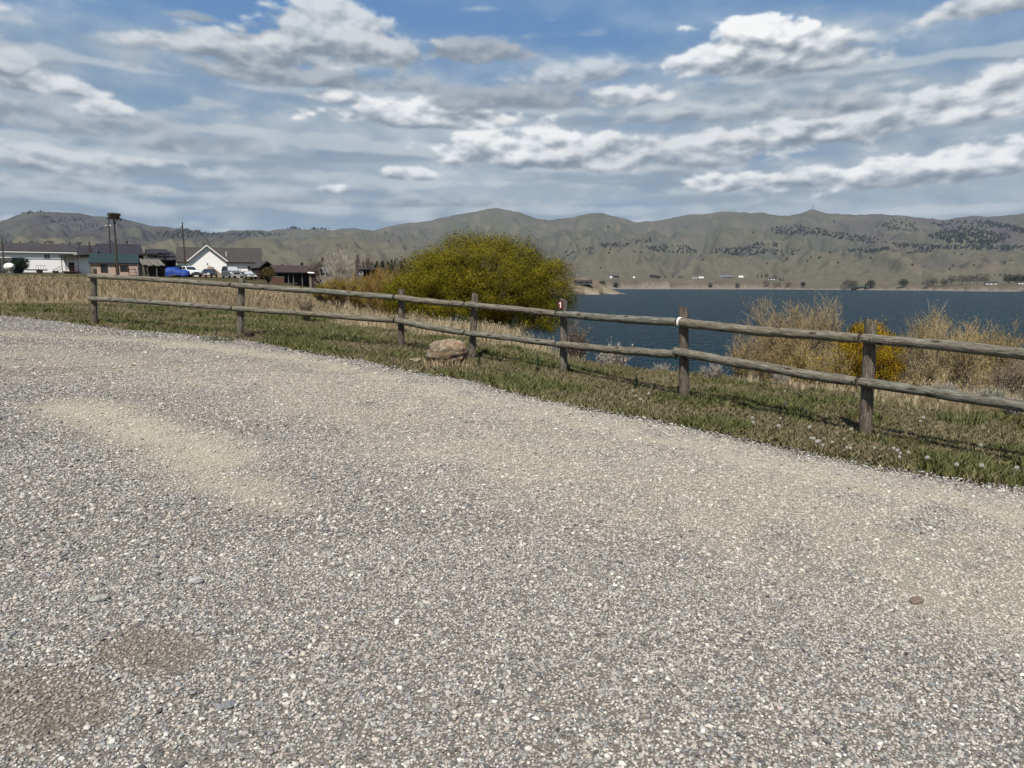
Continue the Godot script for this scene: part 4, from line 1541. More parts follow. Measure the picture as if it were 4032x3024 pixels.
# a many-stemmed leafless or budding shrub; sizes in metres
func bare_shrub(called: String, label: String, category: String, p: Vector3, height: float, width: float, stems: int, bark_c: Color, twig_c: Color, bud0: Color, bud1: Color, per: int, levels := 3, split := 5, thick := 0.03, group := "") -> Node3D:
	var o := thing(called, label, category, Transform3D(Basis(), p), group)
	var limbs := MB.new()
	var twigs := MB.new()
	limbs.col = bark_c
	twigs.col = twig_c
	var tips := []
	for k in stems:
		var an := TAU * k / stems + rng.randf() * 0.6
		var out := Vector3(cos(an), 0, sin(an))
		var b := out * width * 0.10 * rng.randf()
		var d := out * (width / height) * 0.5 * rng.randf_range(0.2, 1.0) + Vector3.UP
		var v := rng.randf_range(0.75, 1.15)
		limbs.col = Color(bark_c.r * v, bark_c.g * v, bark_c.b * v)
		twigs.col = Color(twig_c.r * v, twig_c.g * v, twig_c.b * v)
		grow(limbs, twigs, tips, b - Vector3(0, 0.1, 0), d, height * rng.randf_range(0.52, 0.70), thick * rng.randf_range(0.7, 1.2), 0, levels, split, 0.16, Vector2(p.x, p.z).length() * 0.00021)
	part(limbs, "trunk", M.bark, o)
	var crown := part(twigs, "crown", M.twig, o)
	if per > 0: part(buds(tips, per, height * 0.035, 0.035, bud0, bud1), "buds", M.leaf, crown)
	return o

# a dense crown: clumps of small leaves through an ellipsoid shell; radii in metres
func leaf_cloud(mb: MB, centre: Vector3, rad: Vector3, clumps: int, per: int, clump_r: float, leaf: float, c0: Color, c1: Color, lower := -0.35) -> Array:
	var cores := []
	for k in clumps:
		var y := lerpf(lower, 1.0, (k + 0.5) / clumps)
		var an := k * 2.39996
		var h := sqrt(maxf(0.0, 1.0 - y * y))
		var dep := rng.randf_range(0.72, 0.98)
		if k % 5 == 0: dep = rng.randf_range(0.3, 0.7)
		var d := Vector3(cos(an) * h, y, sin(an) * h)
		var c := centre + Vector3(d.x * rad.x, d.y * rad.y, d.z * rad.z) * dep
		cores.append(c)
		var tone := rng.randf()
		var cr := clump_r * rng.randf_range(0.7, 1.25)
		for i in per:
			var q := Vector3(rng.randfn(), rng.randfn() * 0.75, rng.randfn())
			var p := c + q * cr * 0.46
			var a := (Vector3(rng.randf_range(-1, 1), rng.randf_range(-0.9, 0.5), rng.randf_range(-1, 1)) + d * 0.5).normalized()
			var b := a.cross(Vector3(rng.randf_range(-1, 1), rng.randf_range(-1, 1), rng.randf_range(-1, 1))).normalized()
			var v := rng.randf_range(0.9, 1.1)
			var col := c0.lerp(c1, clampf(tone * 0.7 + rng.randf() * 0.3, 0, 1))
			mb.col = Color(col.r * v, col.g * v, col.b * v)
			var s := leaf * rng.randf_range(0.6, 1.4)
			var nn := (a.cross(b).normalized() * 0.14 + q.normalized() * 0.7 + d * 0.35 + Vector3(0, 0.1, 0)).normalized()
			var j := mb.v.size()
			mb.vert(p - a * s, nn); mb.vert(p + b * s * 0.36, nn); mb.vert(p + a * s, nn); mb.vert(p - b * s * 0.36, nn)
			mb.face(j, j + 1, j + 2); mb.face(j, j + 2, j + 3)
	return cores

func limb_to(mb: MB, a: Vector3, b: Vector3, r0: float, r1: float, bow: float) -> void:
	var pts := PackedVector3Array()
	var rr := PackedFloat32Array()
	for k in 7:
		var t := k / 6.0
		var p := a.lerp(b, t) + Vector3(0, sin(t * PI) * bow, 0)
		p += Vector3(n_rock.get_noise_2d(t * 3.0, a.x + b.x), 0, n_rock.get_noise_2d(t * 3.0, b.z + 7.0)) * 0.25 * sin(t * PI)
		pts.append(p)
		rr.append(lerpf(r0, r1, t))
	mb.tube(pts, rr, 7, false)

func build_willow() -> void:
	var D := 40.0
	var s := D / FOC
	var g := base_at(1985, 1300, D)
	var o := thing("willow_tree", "huge round yellow-green willow on the lake bank behind the fence", "tree", Transform3D(Basis(), g))
	var mid := at(1895, 1130, D) - g
	var limbs := MB.new()
	var crown := MB.new()
	limbs.col = Color(0.075, 0.06, 0.045)
	var green := Color(0.122, 0.116, 0.008)
	var gold := Color(0.185, 0.155, 0.009)
	var cores := []
	cores += leaf_cloud(crown, mid, Vector3(300 * s, 208 * s, 3.9), 160, 980, 0.82, 0.040, green, gold, -0.55)
	cores += leaf_cloud(crown, at(1720, 1130, D) - g, Vector3(165 * s, 130 * s, 2.6), 46, 980, 0.78, 0.040, green, gold, -0.6)
	cores += leaf_cloud(crown, at(2130, 1150, D + 0.5) - g, Vector3(125 * s, 150 * s, 2.6), 46, 940, 0.74, 0.040, green, gold, -0.8)
	cores += leaf_cloud(crown, at(1800, 1230, D - 1.5) - g, Vector3(200 * s, 50 * s, 1.6), 28, 860, 0.68, 0.04, green, gold, -0.7)
	cores += leaf_cloud(crown, at(2100, 1275, D - 1.0) - g, Vector3(130 * s, 40 * s, 1.3), 18, 700, 0.58, 0.04, green, gold, -0.7)
	cores += leaf_cloud(crown, at(1610, 1160, D) - g, Vector3(95 * s, 75 * s, 1.7), 26, 820, 0.65, 0.04, green, gold, -0.8)
	var fork := Vector3(0.0, 1.5, 0)
	limb_to(limbs, Vector3(0.15, -0.3, 0), fork, 0.42, 0.33, 0.0)
	limb_to(limbs, Vector3(-0.35, -0.3, 0.2), Vector3(-0.9, 2.2, 0.3), 0.30, 0.22, 0.2)
	for k in cores.size():
		if k % 4 == 0:
			var c: Vector3 = cores[k]
			var from := fork if k % 8 else Vector3(-0.9, 2.2, 0.3)
			limb_to(limbs, from, c, 0.15 if k % 3 else 0.21, 0.025, 0.35)
	part(limbs, "trunk", M.bark, o)
	part(crown, "crown", M.leaf, o)

func shrub_px(label: String, px: float, top: float, half: float, d: float, stems: int, twig_c: Color, bud0: Color, bud1: Color, per: int, base_py := 0.0, called := "bare_shrub", split := 6) -> void:
	var g := base_at(px, top + 100.0, d)
	if base_py > 0.0: g.y = minf(g.y, at(px, base_py, d).y)
	var h := at(px, top, d).y - g.y
	bare_shrub(called, label, "shrub", g, h * 0.95, half * 2.0 * d / FOC, stems, Color(0.26, 0.22, 0.17), twig_c, bud0, bud1, per, 3, split, 0.028 * clampf(h / 3.0, 0.4, 1.6))

func build_shrubs() -> void:
	var tan := Color(0.37, 0.29, 0.165)
	var straw := Color(0.43, 0.355, 0.225)
	var orange0 := Color(0.235, 0.165, 0.020)
	var orange1 := Color(0.33, 0.235, 0.03)
	# along the water to the right
	shrub_px("tall leafless tan willow shrub by the water, widest of the bare ones", 3130, 1195, 185, 34, 17, tan, Color(0.26, 0.19, 0.09), Color(0.36, 0.27, 0.14), 2)
	shrub_px("narrow bare tan shrub standing left of the tall leafless willow", 2975, 1305, 45, 33, 8, tan, Color(0.28, 0.20, 0.08), Color(0.36, 0.26, 0.12), 2)
	shrub_px("olive budding shrub under the tall leafless willow by the water", 3190, 1370, 130, 31, 14, straw, Color(0.22, 0.165, 0.03), Color(0.32, 0.23, 0.06), 4)
	shrub_px("greyish bare shrub with round top right of the orange willow", 3590, 1350, 45, 36, 7, Color(0.23, 0.19, 0.14), tan, straw, 1)
	shrub_px("round-topped golden-budded shrub beside the last fence post's top rail", 3660, 1262, 62, 38, 11, tan, orange0, Color(0.34, 0.24, 0.09), 4)
	shrub_px("pale-trunked bare shrub with forked white stem below the rails", 3800, 1268, 75, 33, 7, straw, Color(0.30, 0.22, 0.08), Color(0.38, 0.29, 0.14), 3)
	shrub_px("golden bare shrub nearest the right edge of the water view", 3925, 1298, 60, 36, 9, tan, orange0, Color(0.34, 0.24, 0.09), 4)
	shrub_px("low brown thicket shrub filling the gap below the golden shrubs", 3660, 1440, 90, 30, 10, tan, Color(0.26, 0.185, 0.06), straw, 3)
	shrub_px("grey-brown bare shrub at the far right beyond the rails", 3990, 1395, 90, 29, 10, Color(0.21, 0.17, 0.125), Color(0.2, 0.16, 0.1), straw, 1)
	shrub_px("brown bare shrub behind the lower rail right of forked stem", 3890, 1450, 60, 31, 8, tan, Color(0.26, 0.19, 0.07), straw, 2)
	# the orange willow
	var D := 32.0
	var g := base_at(3410, 1500, D)
	var o := thing("orange_willow", "dense orange-yellow willow bush behind the last fence post", "shrub", Transform3D(Basis(), g))
	var crown := MB.new()
	var limbs := MB.new()
	limbs.col = Color(0.20, 0.15, 0.08)
	var s := D / FOC
	var cores := leaf_cloud(crown, at(3410, 1420, D) - g, Vector3(140 * s, 142 * s, 1.6), 90, 560, 0.5, 0.036, Color(0.235, 0.15, 0.008), Color(0.33, 0.215, 0.012), -0.95)
	cores += leaf_cloud(crown, at(3450, 1560, D - 0.5) - g, Vector3(85 * s, 60 * s, 1.0), 24, 420, 0.42, 0.036, Color(0.25, 0.16, 0.01), Color(0.33, 0.21, 0.02), -0.9)
	cores += leaf_cloud(crown, at(3290, 1500, D - 0.3) - g, Vector3(75 * s, 70 * s, 0.9), 22, 360, 0.42, 0.036, Color(0.25, 0.17, 0.015), Color(0.33, 0.225, 0.03), -0.9)
	for k in cores.size():
		if k % 3 == 0: limb_to(limbs, Vector3(0, -0.2, 0), cores[k], 0.05, 0.012, 0.1)
	part(limbs, "trunk", M.bark, o)
	part(crown, "crown", M.leaf, o)
	# grey rabbitbrush on the brow of the bank
	var pale := Color(0.36, 0.335, 0.29)
	for q in [[2420, 1342, 85, 15.6, "pale grey dead brush on the brow right of the numbered post"], [2265, 1270, 40, 20.0, "dark leafless twigs at the right foot of the willow"], [2810, 1425, 95, 12.6, "silvery dead brush on the brow right of the white-tied post"], [2600, 1440, 60, 14.0, "low pale brush on the brow left of the white-tied post"], [3720, 1545, 70, 10.6, "straw-pale dead brush behind the lower rail near the last post"], [3900, 1500, 95, 10.2, "grey-green sagebrush below the lower rail at the right"], [3985, 1590, 60, 9.4, "bleached brush and straw at the right edge of the bank"], [3080, 1440, 50, 13.0, "sparse tan brush standing on the brow below the bare willow"]]:
		var c := pale if q[4].find("dark") < 0 else Color(0.16, 0.13, 0.10)
		if q[4].find("green") > 0: c = Color(0.30, 0.32, 0.25)
		var b := base_at(q[0], q[1] + 60.0, q[3])
		var h := maxf(at(q[0], q[1], q[3]).y - b.y, 0.35)
		bare_shrub("brush", q[4], "shrub", b, h, q[2] * 2.0 * q[3] / FOC, 14, c * 0.8, c, c * 0.9, c * 1.15, 1 if h > 0.5 else 0, 2, 6, 0.010)
	for q in [[1205, 1172, 34, 22.0, "thin brown twiggy bush in the dry grass between the second and third posts"], [850, 1140, 40, 30.0, "leafless grey bush in the dry grass left of the second post"]]:
		var b := base_at(q[0], q[1] + 40.0, q[3])
		bare_shrub("brush", q[4], "shrub", b, maxf(at(q[0], q[1], q[3]).y - b.y, 0.5), q[2] * 2.0 * q[3] / FOC, 12, Color(0.10, 0.085, 0.07), Color(0.16, 0.13, 0.10), tan, tan, 0, 2, 5, 0.012)
	# orange shrubs left of the willow
	for q in [[1270, 1120, 40, 58, "small yellow-green shrub at the left end of the orange thicket"], [1330, 1098, 70, 56, "rusty orange budding shrub below the pale bare tree"], [1415, 1088, 70, 54, "tall rusty shrub in the middle of the orange thicket"], [1490, 1105, 60, 52, "orange-brown shrub touching the willow's left side"], [1540, 1060, 55, 50, "golden shrub leaning against the big willow's left shoulder"], [1570, 1130, 60, 47, "low golden shrub in front of the willow's left side"]]:
		var g0 := orange0
		var g1 := orange1
		if q[4].find("green") > 0: g0 = Color(0.15, 0.14, 0.012); g1 = Color(0.22, 0.18, 0.015)
		shrub_px(q[4], q[0], q[1], q[2], q[3], 13, Color(0.25, 0.17, 0.08), g0, g1, 4, 1205, "budding_shrub")
	# ball shrub by the brown shed
	D = 96.0
	g = base_at(1057, 1100, D)
	o = thing("round_bush", "round brown-green bush on a short stem by the brown shed", "shrub", Transform3D(Basis(), g))
	crown = MB.new()
	limbs = MB.new()
	limbs.col = Color(0.06, 0.05, 0.04)
	cores = leaf_cloud(crown, at(1057, 1078, D) - g, Vector3(1.0, 0.75, 0.9), 22, 90, 0.4, 0.07, Color(0.10, 0.065, 0.02), Color(0.13, 0.10, 0.03), -0.8)
	for k in 7: limb_to(limbs, Vector3(0, -0.1, 0), cores[k * 3], 0.07, 0.02, 0.0)
	part(limbs, "trunk", M.bark, o)
	part(crown, "crown", M.leaf, o)
	# dark juniper bush by the propane tank
	D = 100.0
	g = base_at(82, 1075, D)
	o = thing("juniper_bush", "ragged dark juniper bush in front of the long white house", "shrub", Transform3D(Basis(), g))
	crown = MB.new()
	limbs = MB.new()
	limbs.col = Color(0.05, 0.04, 0.03)
	for k in 9:
		var an := k * 0.7
		var tip := Vector3(cos(an) * 0.9, rng.randf_range(0.9, 2.05), sin(an) * 0.7)
		limb_to(limbs, Vector3(0, -0.1, 0), tip, 0.08, 0.02, 0.0)
		leaf_cloud(crown, tip * 0.85, Vector3(0.38, 0.42, 0.38), 5, 90, 0.35, 0.08, Color(0.018, 0.030, 0.012), Color(0.035, 0.05, 0.018), -0.9)
	part(limbs, "trunk", M.bark, o)
	part(crown, "crown", M.leaf, o)
	# pale bare trees behind
	for q in [[1352, 995, 42, 70, "tall pale bare tree with white limbs behind the orange thicket"], [1318, 1010, 26, 72, "slimmer pale bare tree left of the tall white-limbed one"]]:
		var b := base_at(q[0], 1100, q[3])
		bare_shrub("bare_tree", q[4], "tree", b, (at(q[0], q[1], q[3]).y - b.y) * 1.02, q[2] * 2.0 * q[3] / FOC, 5, Color(0.52, 0.48, 0.40), Color(0.44, 0.40, 0.33), tan, tan, 0, 3, 5, 0.10)
	for q in [[1232, 1010, 18, 160, "thin bare poplar left of the grey metal shed"], [1425, 1000, 24, 200, "tall bare poplar right of the pale tree"], [1460, 998, 26, 210, "bare poplar among the row of dark firs"], [1250, 1025, 16, 165, "short bare poplar beside the grey metal shed"], [1500, 1010, 26, 215, "bare poplar behind the right end of the fir row"], [1570, 1012, 24, 215, "bare poplar peeping over the willow's left shoulder"]]:
		var b := base_at(q[0], 1095, q[3])
		bare_shrub("bare_poplar", q[4], "tree", b, (at(q[0], q[1], q[3]).y - b.y) * 0.95, q[2] * 2.0 * q[3] / FOC, 5, Color(0.26, 0.23, 0.19), Color(0.22, 0.195, 0.165), tan, tan, 0, 3, 4, 0.13)

func fir_mesh(seed_: int, n: int) -> MB:  # unit height
	var r := RandomNumberGenerator.new()
	r.seed = seed_
	var mb := MB.new()
	for k in n:
		var t := pow(r.randf(), 0.75)
		var y := 1.0 - t * 0.93
		var an := r.randf() * TAU
		var rad := 0.03 + 0.24 * t * r.randf_range(0.55, 1.15)
		var d := Vector3(cos(an), 0, sin(an))
		var a := (d + Vector3(0, -0.35, 0)).normalized() * r.randf_range(0.035, 0.06)
		var b := Vector3(-sin(an), 0.2, cos(an)) * 0.03
		var v := r.randf_range(0.7, 1.3)
		mb.col = Color(0.022 * v, 0.036 * v, 0.020 * v)
		leaf_face(mb, d * rad * r.randf_range(0.4, 1.0) + Vector3(0, y - rad * 0.25, 0), a, b)
	return mb

func fir(label: String, p: Vector3, h: float, wide: float, seed_: int, group := "") -> void:
	var o := thing("fir_tree", label, "tree", Transform3D(Basis().scaled(Vector3(h * wide, h, h * wide)), p), group)
	var mb := MB.new()
	mb.col = Color(0.06, 0.045, 0.03)
	mb.tube(PackedVector3Array([Vector3(0, -0.02, 0), Vector3(0, 0.5, 0), Vector3(0, 0.96, 0)]), PackedFloat32Array([0.022, 0.015, 0.004]), 5)
	part(mb, "trunk", M.twig, o)
	part(fir_mesh(seed_, 700), "crown", M.leaf, o)

func build_far_trees() -> void:
	var rows := [[1271, 1012, 1.15, "broad dark fir standing behind the grey metal shed"], [1293, 1032, 0.95, "small dark fir right of the broad one behind the metal shed"], [1304, 1034, 0.9, "small dark fir just left of the pale bare tree"], [1411, 1002, 0.75, "tallest slim fir right of the pale bare tree"], [1452, 1013, 0.75, "slim fir at the left end of the fir row"], [1466, 1032, 1.0, "stout low fir in the left half of the fir row"], [1484, 1028, 1.0, "stout fir in the middle of the fir row"], [1506, 1026, 1.0, "stout fir right of the row's middle"], [1528, 1028, 0.8, "pointed fir fourth from the willow"], [1543, 1021, 0.75, "pointed fir third from the willow"], [1560, 1016, 0.9, "pointed fir second from the willow"], [1578, 1024, 0.8, "small pointed fir close to the willow's shoulder"], [1594, 1017, 0.9, "dark fir half hidden by the willow's left shoulder"]]
	for q in rows:
		var d := 205.0 + (int(q[0]) % 7) * 3.0
		var b := base_at(q[0], 1080, d)
		fir(q[3], b, at(q[0], q[1], d).y - b.y, q[2], int(q[0]))
	for q in [[1113, 1040, "fir top showing over the long brown roof, left of two"], [1190, 1032, "fir top showing over the right half of the brown roof"]]:
		var b := base_at(q[0], 1080, 150.0)
		fir(q[2], b, at(q[0], q[1], 150.0).y - b.y, 1.1, int(q[0]))
	# trees on the far shore
	var far := [[2370, 1098, 1118, 12, 1180, 0, "dark shoreline tree right of the point's brown-roofed house"], [2425, 1110, 1128, 8, 1190, 0, "small dark tree at the water below the white farmhouse"], [2570, 1098, 1110, 12, 1330, 0, "round dark tree left of the far grey cabin"], [2590, 1101, 1110, 12, 1330, 0, "broad dark tree touching the round one on the far bench"], [2619, 1096, 1108, 4, 1330, 1, "single pointed tree left of the far trailers"], [2649, 1100, 1110, 5, 1330, 1, "small pointed tree just left of the far brown cabin"], [2797, 1114, 1132, 8, 1150, 2, "round grey tree on the far tan bluff, left one"], [2904, 1117, 1133, 9, 1080, 2, "round grey tree on the far tan bluff, right one"], [2982, 1086, 1099, 8, 1400, 1, "dark conifer clump left of the far white ranch house"], [2998, 1084, 1099, 6, 1400, 1, "tall dark conifer beside the far white ranch house"], [3017, 1080, 1098, 8, 1410, 2, "bare grey tree above the far white ranch house"], [3050, 1082, 1098, 8, 1400, 2, "bare grey tree right of the far white ranch house"], [3069, 1088, 1102, 3, 1400, 1, "left of three small pointed conifers by the ranch"], [3078, 1090, 1102, 3, 1400, 1, "middle of three small pointed conifers by the ranch"], [3086, 1090, 1102, 3, 1400, 1, "right of three small pointed conifers by the ranch"], [3017, 1115, 1137, 13, 1050, 2, "bushy olive tree at the far waterline, left cluster"], [3058, 1122, 1138, 16, 1040, 2, "low reddish bush tree at the far waterline"], [3103, 1120, 1138, 10, 1020, 2, "small grey waterline tree next to the reddish bush"], [3161, 1116, 1137, 7, 1010, 0, "pointed grey-green tree alone at the far waterline"], [3340, 1104, 1136, 22, 960, 0, "large dark round tree left of the far green boathouse"], [3366, 1108, 1136, 12, 965, 2, "grey bare tree touching the large dark round one"], [3428, 1108, 1136, 13, 950, 0, "dark round tree right of the far green boathouse"], [3407, 1118, 1136, 4, 955, 1, "small dark conifer behind the far green boathouse"], [3556, 1108, 1136, 14, 925, 0, "lone round grey-green tree on the far shore"], [3650, 1110, 1138, 18, 880, 2, "bare grey cottonwood left of the far shoreline row"], [3675, 1112, 1138, 14, 880, 2, "second bare cottonwood of the far shoreline row"], [3716, 1116, 1140, 12, 860, 2, "short bare cottonwood in a gap of the shoreline row"], [3745, 1110, 1140, 14, 860, 2, "round bare cottonwood before the dense part of the row"], [3785, 1108, 1141, 16, 840, 2, "tall bare cottonwood starting the dense part of the row"], [3815, 1109, 1141, 17, 835, 2, "second bare cottonwood in the dense part of the row"], [3845, 1108, 1142, 17, 830, 2, "middle bare cottonwood in the dense part of the row"], [3874, 1109, 1142, 16, 825, 2, "fourth bare cottonwood in the dense part of the row"], [3972, 1112, 1142, 20, 780, 0, "large olive tree near the right end of the far shore"], [4005, 1114, 1143, 18, 775, 0, "olive tree at the right edge of the far shore"], [4028, 1112, 1143, 12, 770, 1, "dark tree cut by the right edge on the far shore"]]
	for q in far:
		var d: float = q[4]
		var g := on_land(q[0], q[2], d)
		d = -g.z
		var h: float = (q[2] - q[1]) * d / FOC * 1.12
		if q[5] == 1:
			fir(q[6], g, h * 1.1, 1.0, int(q[0]), "trees on the far shore")
			continue
		var o := thing("shore_tree", q[6], "tree", Transform3D(Basis(), g), "trees on the far shore")
		var crown := MB.new()
		var limbs := MB.new()
		limbs.col = Color(0.09, 0.075, 0.06)
		var w: float = q[3] * d / FOC
		var c0 := Color(0.040, 0.047, 0.028) if q[5] == 0 else Color(0.075, 0.072, 0.055)
		var c1 := Color(0.06, 0.066, 0.038) if q[5] == 0 else Color(0.11, 0.10, 0.078)
		if q[6].find("reddish") >= 0: c0 = Color(0.15, 0.09, 0.065); c1 = Color(0.19, 0.12, 0.085)
		leaf_cloud(crown, Vector3(0, h * 0.58, 0), Vector3(w, h * 0.46, w), 18, 70 if q[5] == 0 else 50, minf(w, h * 0.5) * 0.55, 0.6 if q[5] == 0 else 0.45, c0, c1, -0.8)
		limbs.tube(PackedVector3Array([Vector3(0, -0.3, 0), Vector3(0.1, h * 0.4, 0), Vector3(0, h * 0.75, 0)]), PackedFloat32Array([0.3, 0.22, 0.08]), 5)
		part(limbs, "trunk", M.twig, o)
		part(crown, "crown", M.leaf, o)
	build_junipers()

func build_junipers() -> void:
	# scattered single junipers on the slopes, each where the picture shows one
	var spots := [[2321, 997], [2330, 1000], [2402, 986], [2398, 998], [2434, 992], [2497, 995], [2525, 995], [2365, 1058], [2394, 897], [2701, 895], [2964, 921], [2767, 1026], [3020, 1040], [3192, 1017], [3224, 1017], [3268, 998], [3318, 1005], [3300, 1038], [3230, 1016], [3384, 1000], [3428, 1018], [3752, 1049], [3780, 1050], [3834, 1048], [3740, 1063], [3915, 1085], [3937, 1086], [3956, 1086], [3978, 1028], [3956, 1037], [3785, 1005], [3756, 1000], [3520, 990], [3592, 1046], [3474, 932], [3407, 927], [1344, 981], [1530, 952], [1364, 979], [740, 836], [3285, 876], [3545, 866], [3568, 866], [3180, 1030], [3100, 1023]]
	var mesh := juniper_mesh(5).build()
	for s in spots:
		var p := hit(s[0], s[1], 900.0, 5200.0, 1.012)
		if p.y < -900.0: continue
		var o := solo(mesh, "juniper_tree", M.leaf)
		var k := -p.z / FOC * rng.randf_range(6.5, 10.0)
		o.transform = Transform3D(Basis(Vector3.UP, rng.randf() * TAU).scaled(Vector3.ONE * k), p)
		tag(o, "single dark juniper dotting the open hillside across the lake", "tree", "single junipers on the hills")
	# woods that read as one mass: polygons in the picture and how many trees stand in each
	var woods := [
		[[2225, 985, 2285, 985, 2340, 972, 2340, 985, 2270, 998, 2235, 1015], 26],
		[[2360, 960, 2475, 960, 2480, 972, 2375, 976], 60],
		[[2490, 945, 2580, 940, 2570, 955, 2500, 960], 26],
		[[2525, 978, 2620, 965, 2700, 972, 2750, 992, 2740, 1003, 2680, 1000, 2560, 985], 130],
		[[2780, 990, 2850, 975, 2960, 972, 3060, 985, 3050, 1000, 2920, 1010, 2830, 1000], 190],
		[[2950, 955, 3080, 958, 3070, 972, 2970, 970], 34],
		[[3030, 900, 3130, 885, 3260, 910, 3420, 930, 3500, 960, 3420, 958, 3200, 925, 3060, 925], 330],
		[[3040, 985, 3160, 982, 3130, 1005, 3045, 1010], 46],
		[[3400, 990, 3500, 972, 3510, 976, 3430, 996], 60],
		[[3330, 985, 3400, 982, 3400, 992, 3340, 994], 24],
		[[3500, 955, 3640, 965, 3880, 968, 4032, 968, 4032, 985, 3850, 985, 3640, 982, 3520, 968], 330],
		[[3645, 935, 3720, 905, 3840, 900, 3985, 930, 3960, 950, 3880, 970, 3780, 960], 700],
		[[3880, 868, 3990, 890, 4032, 905, 4032, 922, 3960, 905, 3870, 878], 170],
		[[3440, 880, 3520, 868, 3600, 876, 3620, 915, 3520, 915, 3450, 900], 90],
		[[3650, 880, 3850, 865, 3960, 895, 3860, 900, 3720, 903], 150],
		[[3600, 985, 3700, 975, 3690, 992, 3560, 1003], 46],
		[[1090, 897, 1160, 894, 1290, 890, 1340, 900, 1290, 905, 1130, 903], 90],
		[[620, 918, 720, 905, 860, 915, 880, 935, 700, 938, 600, 930], 170],
		[[880, 925, 1010, 912, 1140, 925, 1000, 935], 80],
		[[150, 850, 330, 860, 420, 905, 330, 915, 200, 880], 80],
		[[60, 845, 100, 832, 180, 828, 170, 836, 90, 846], 14],
		[[0, 955, 120, 950, 330, 960, 330, 972, 100, 966, 0, 965], 60]]
	var xs := []
	var cs := []
	for w in woods:
		var poly := PackedVector2Array()
		var box := Rect2(w[0][0], w[0][1], 0, 0)
		for i in range(0, w[0].size(), 2):
			poly.append(Vector2(w[0][i], w[0][i + 1]))
			box = box.expand(poly[poly.size() - 1])
		var made := 0
		var tries := 0
		while made < w[1] and tries < w[1] * 6:
			tries += 1
			var q := box.position + Vector2(rng.randf(), rng.randf()) * box.size
			if not Geometry2D.is_point_in_polygon(q, poly): continue
			if n_near.get_noise_2d(q.x * 0.35, q.y * 0.8) < -0.12 and rng.randf() < 0.75: continue
			var p := hit(q.x, q.y, 900.0, 5600.0, 1.016)
			if p.y < -900.0: continue
			var k := -p.z / FOC * rng.randf_range(4.0, 8.5)
			xs.append(Transform3D(Basis(Vector3.UP, rng.randf() * TAU).scaled(Vector3(k, k * rng.randf_range(0.8, 1.2), k)), p))
			var v := rng.randf_range(0.7, 1.3)
			cs.append(Color(v, v, v))
			made += 1
	tag(scatter("juniper_woodland", juniper_mesh(9).build(), M.leaf, xs, cs), "dark juniper woodland in the gullies of the far hills", "woodland", "", "stuff")

func juniper_mesh(seed_: int) -> MB:  # about one unit high
	var r := RandomNumberGenerator.new()
	r.seed = seed_
	var mb := MB.new()
	mb.col = Color(0.03, 0.036, 0.028)
	for k in 70:
		var d := Vector3(r.randfn(), r.randfn(), r.randfn()).normalized()
		var p := Vector3(d.x * 0.36, 0.5 + d.y * 0.46, d.z * 0.36) * r.randf_range(0.7, 1.0)
		var a := Vector3(r.randf_range(-1, 1), r.randf_range(-1, 1), r.randf_range(-1, 1)).normalized() * 0.17
		var b := a.cross(d).normalized() * 0.16
		var v := r.randf_range(0.75, 1.25)
		mb.col = Color(0.042 * v, 0.048 * v, 0.034 * v)
		leaf_face(mb, p, a, b)
	mb.col = Color(0.05, 0.04, 0.03)
	mb.tube(PackedVector3Array([Vector3(0, -0.1, 0), Vector3(0, 0.5, 0)]), PackedFloat32Array([0.05, 0.03]), 4, false)
	return mb

# ---------------------------------------------------------------- houses, yard and vehicles
var org := Vector3.ZERO

func frame(pl: float, dl: float, pr: float, dr: float, sink := 0.1) -> Transform3D:  # stands on the ground between two corners seen in the picture
	var a := at(pl, 1085, dl)
	var b := at(pr, 1085, dr)
	a.y = 0.0
	b.y = 0.0
	var x := (b - a).normalized()
	org = Vector3(a.x, minf(ground(a.x, a.z), ground(b.x, b.z)) - sink, a.z)
	return Transform3D(Basis(x, Vector3.UP, x.cross(Vector3.UP)), org)

func span(pl: float, dl: float, pr: float, dr: float) -> float:
	var a := at(pl, 1085, dl)
	var b := at(pr, 1085, dr)
	return Vector2(a.x - b.x, a.z - b.z).length()

func up_to(px: float, py: float, d: float) -> float:
	return at(px, py, d).y - org.y

func wall_long(L: float, depth: float, eave: float, ridge: float, x0 := 0.0, z0 := 0.0) -> MB:  # ridge runs along x
	var mb := MB.new()
	var r := z0 - depth / 2
	var b := z0 - depth
	mb.quad(Vector3(x0, 0, z0), Vector3(x0 + L, 0, z0), Vector3(x0 + L, eave, z0), Vector3(x0, eave, z0))
	mb.quad(Vector3(x0 + L, 0, b), Vector3(x0, 0, b), Vector3(x0, eave, b), Vector3(x0 + L, eave, b))
	for s in 2:
		var x := x0 if s == 0 else x0 + L
		var p := [Vector3(x, 0, b), Vector3(x, 0, z0), Vector3(x, eave, z0), Vector3(x, eave, b)]
		if s == 1: p = [p[1], p[0], p[3], p[2]]
		mb.quad(p[0], p[1], p[2], p[3])
		mb.tri(p[3], p[2], Vector3(x, ridge, r))
	mb.quad(Vector3(x0, 0, b), Vector3(x0 + L, 0, b), Vector3(x0 + L, 0, z0), Vector3(x0, 0, z0))
	return mb

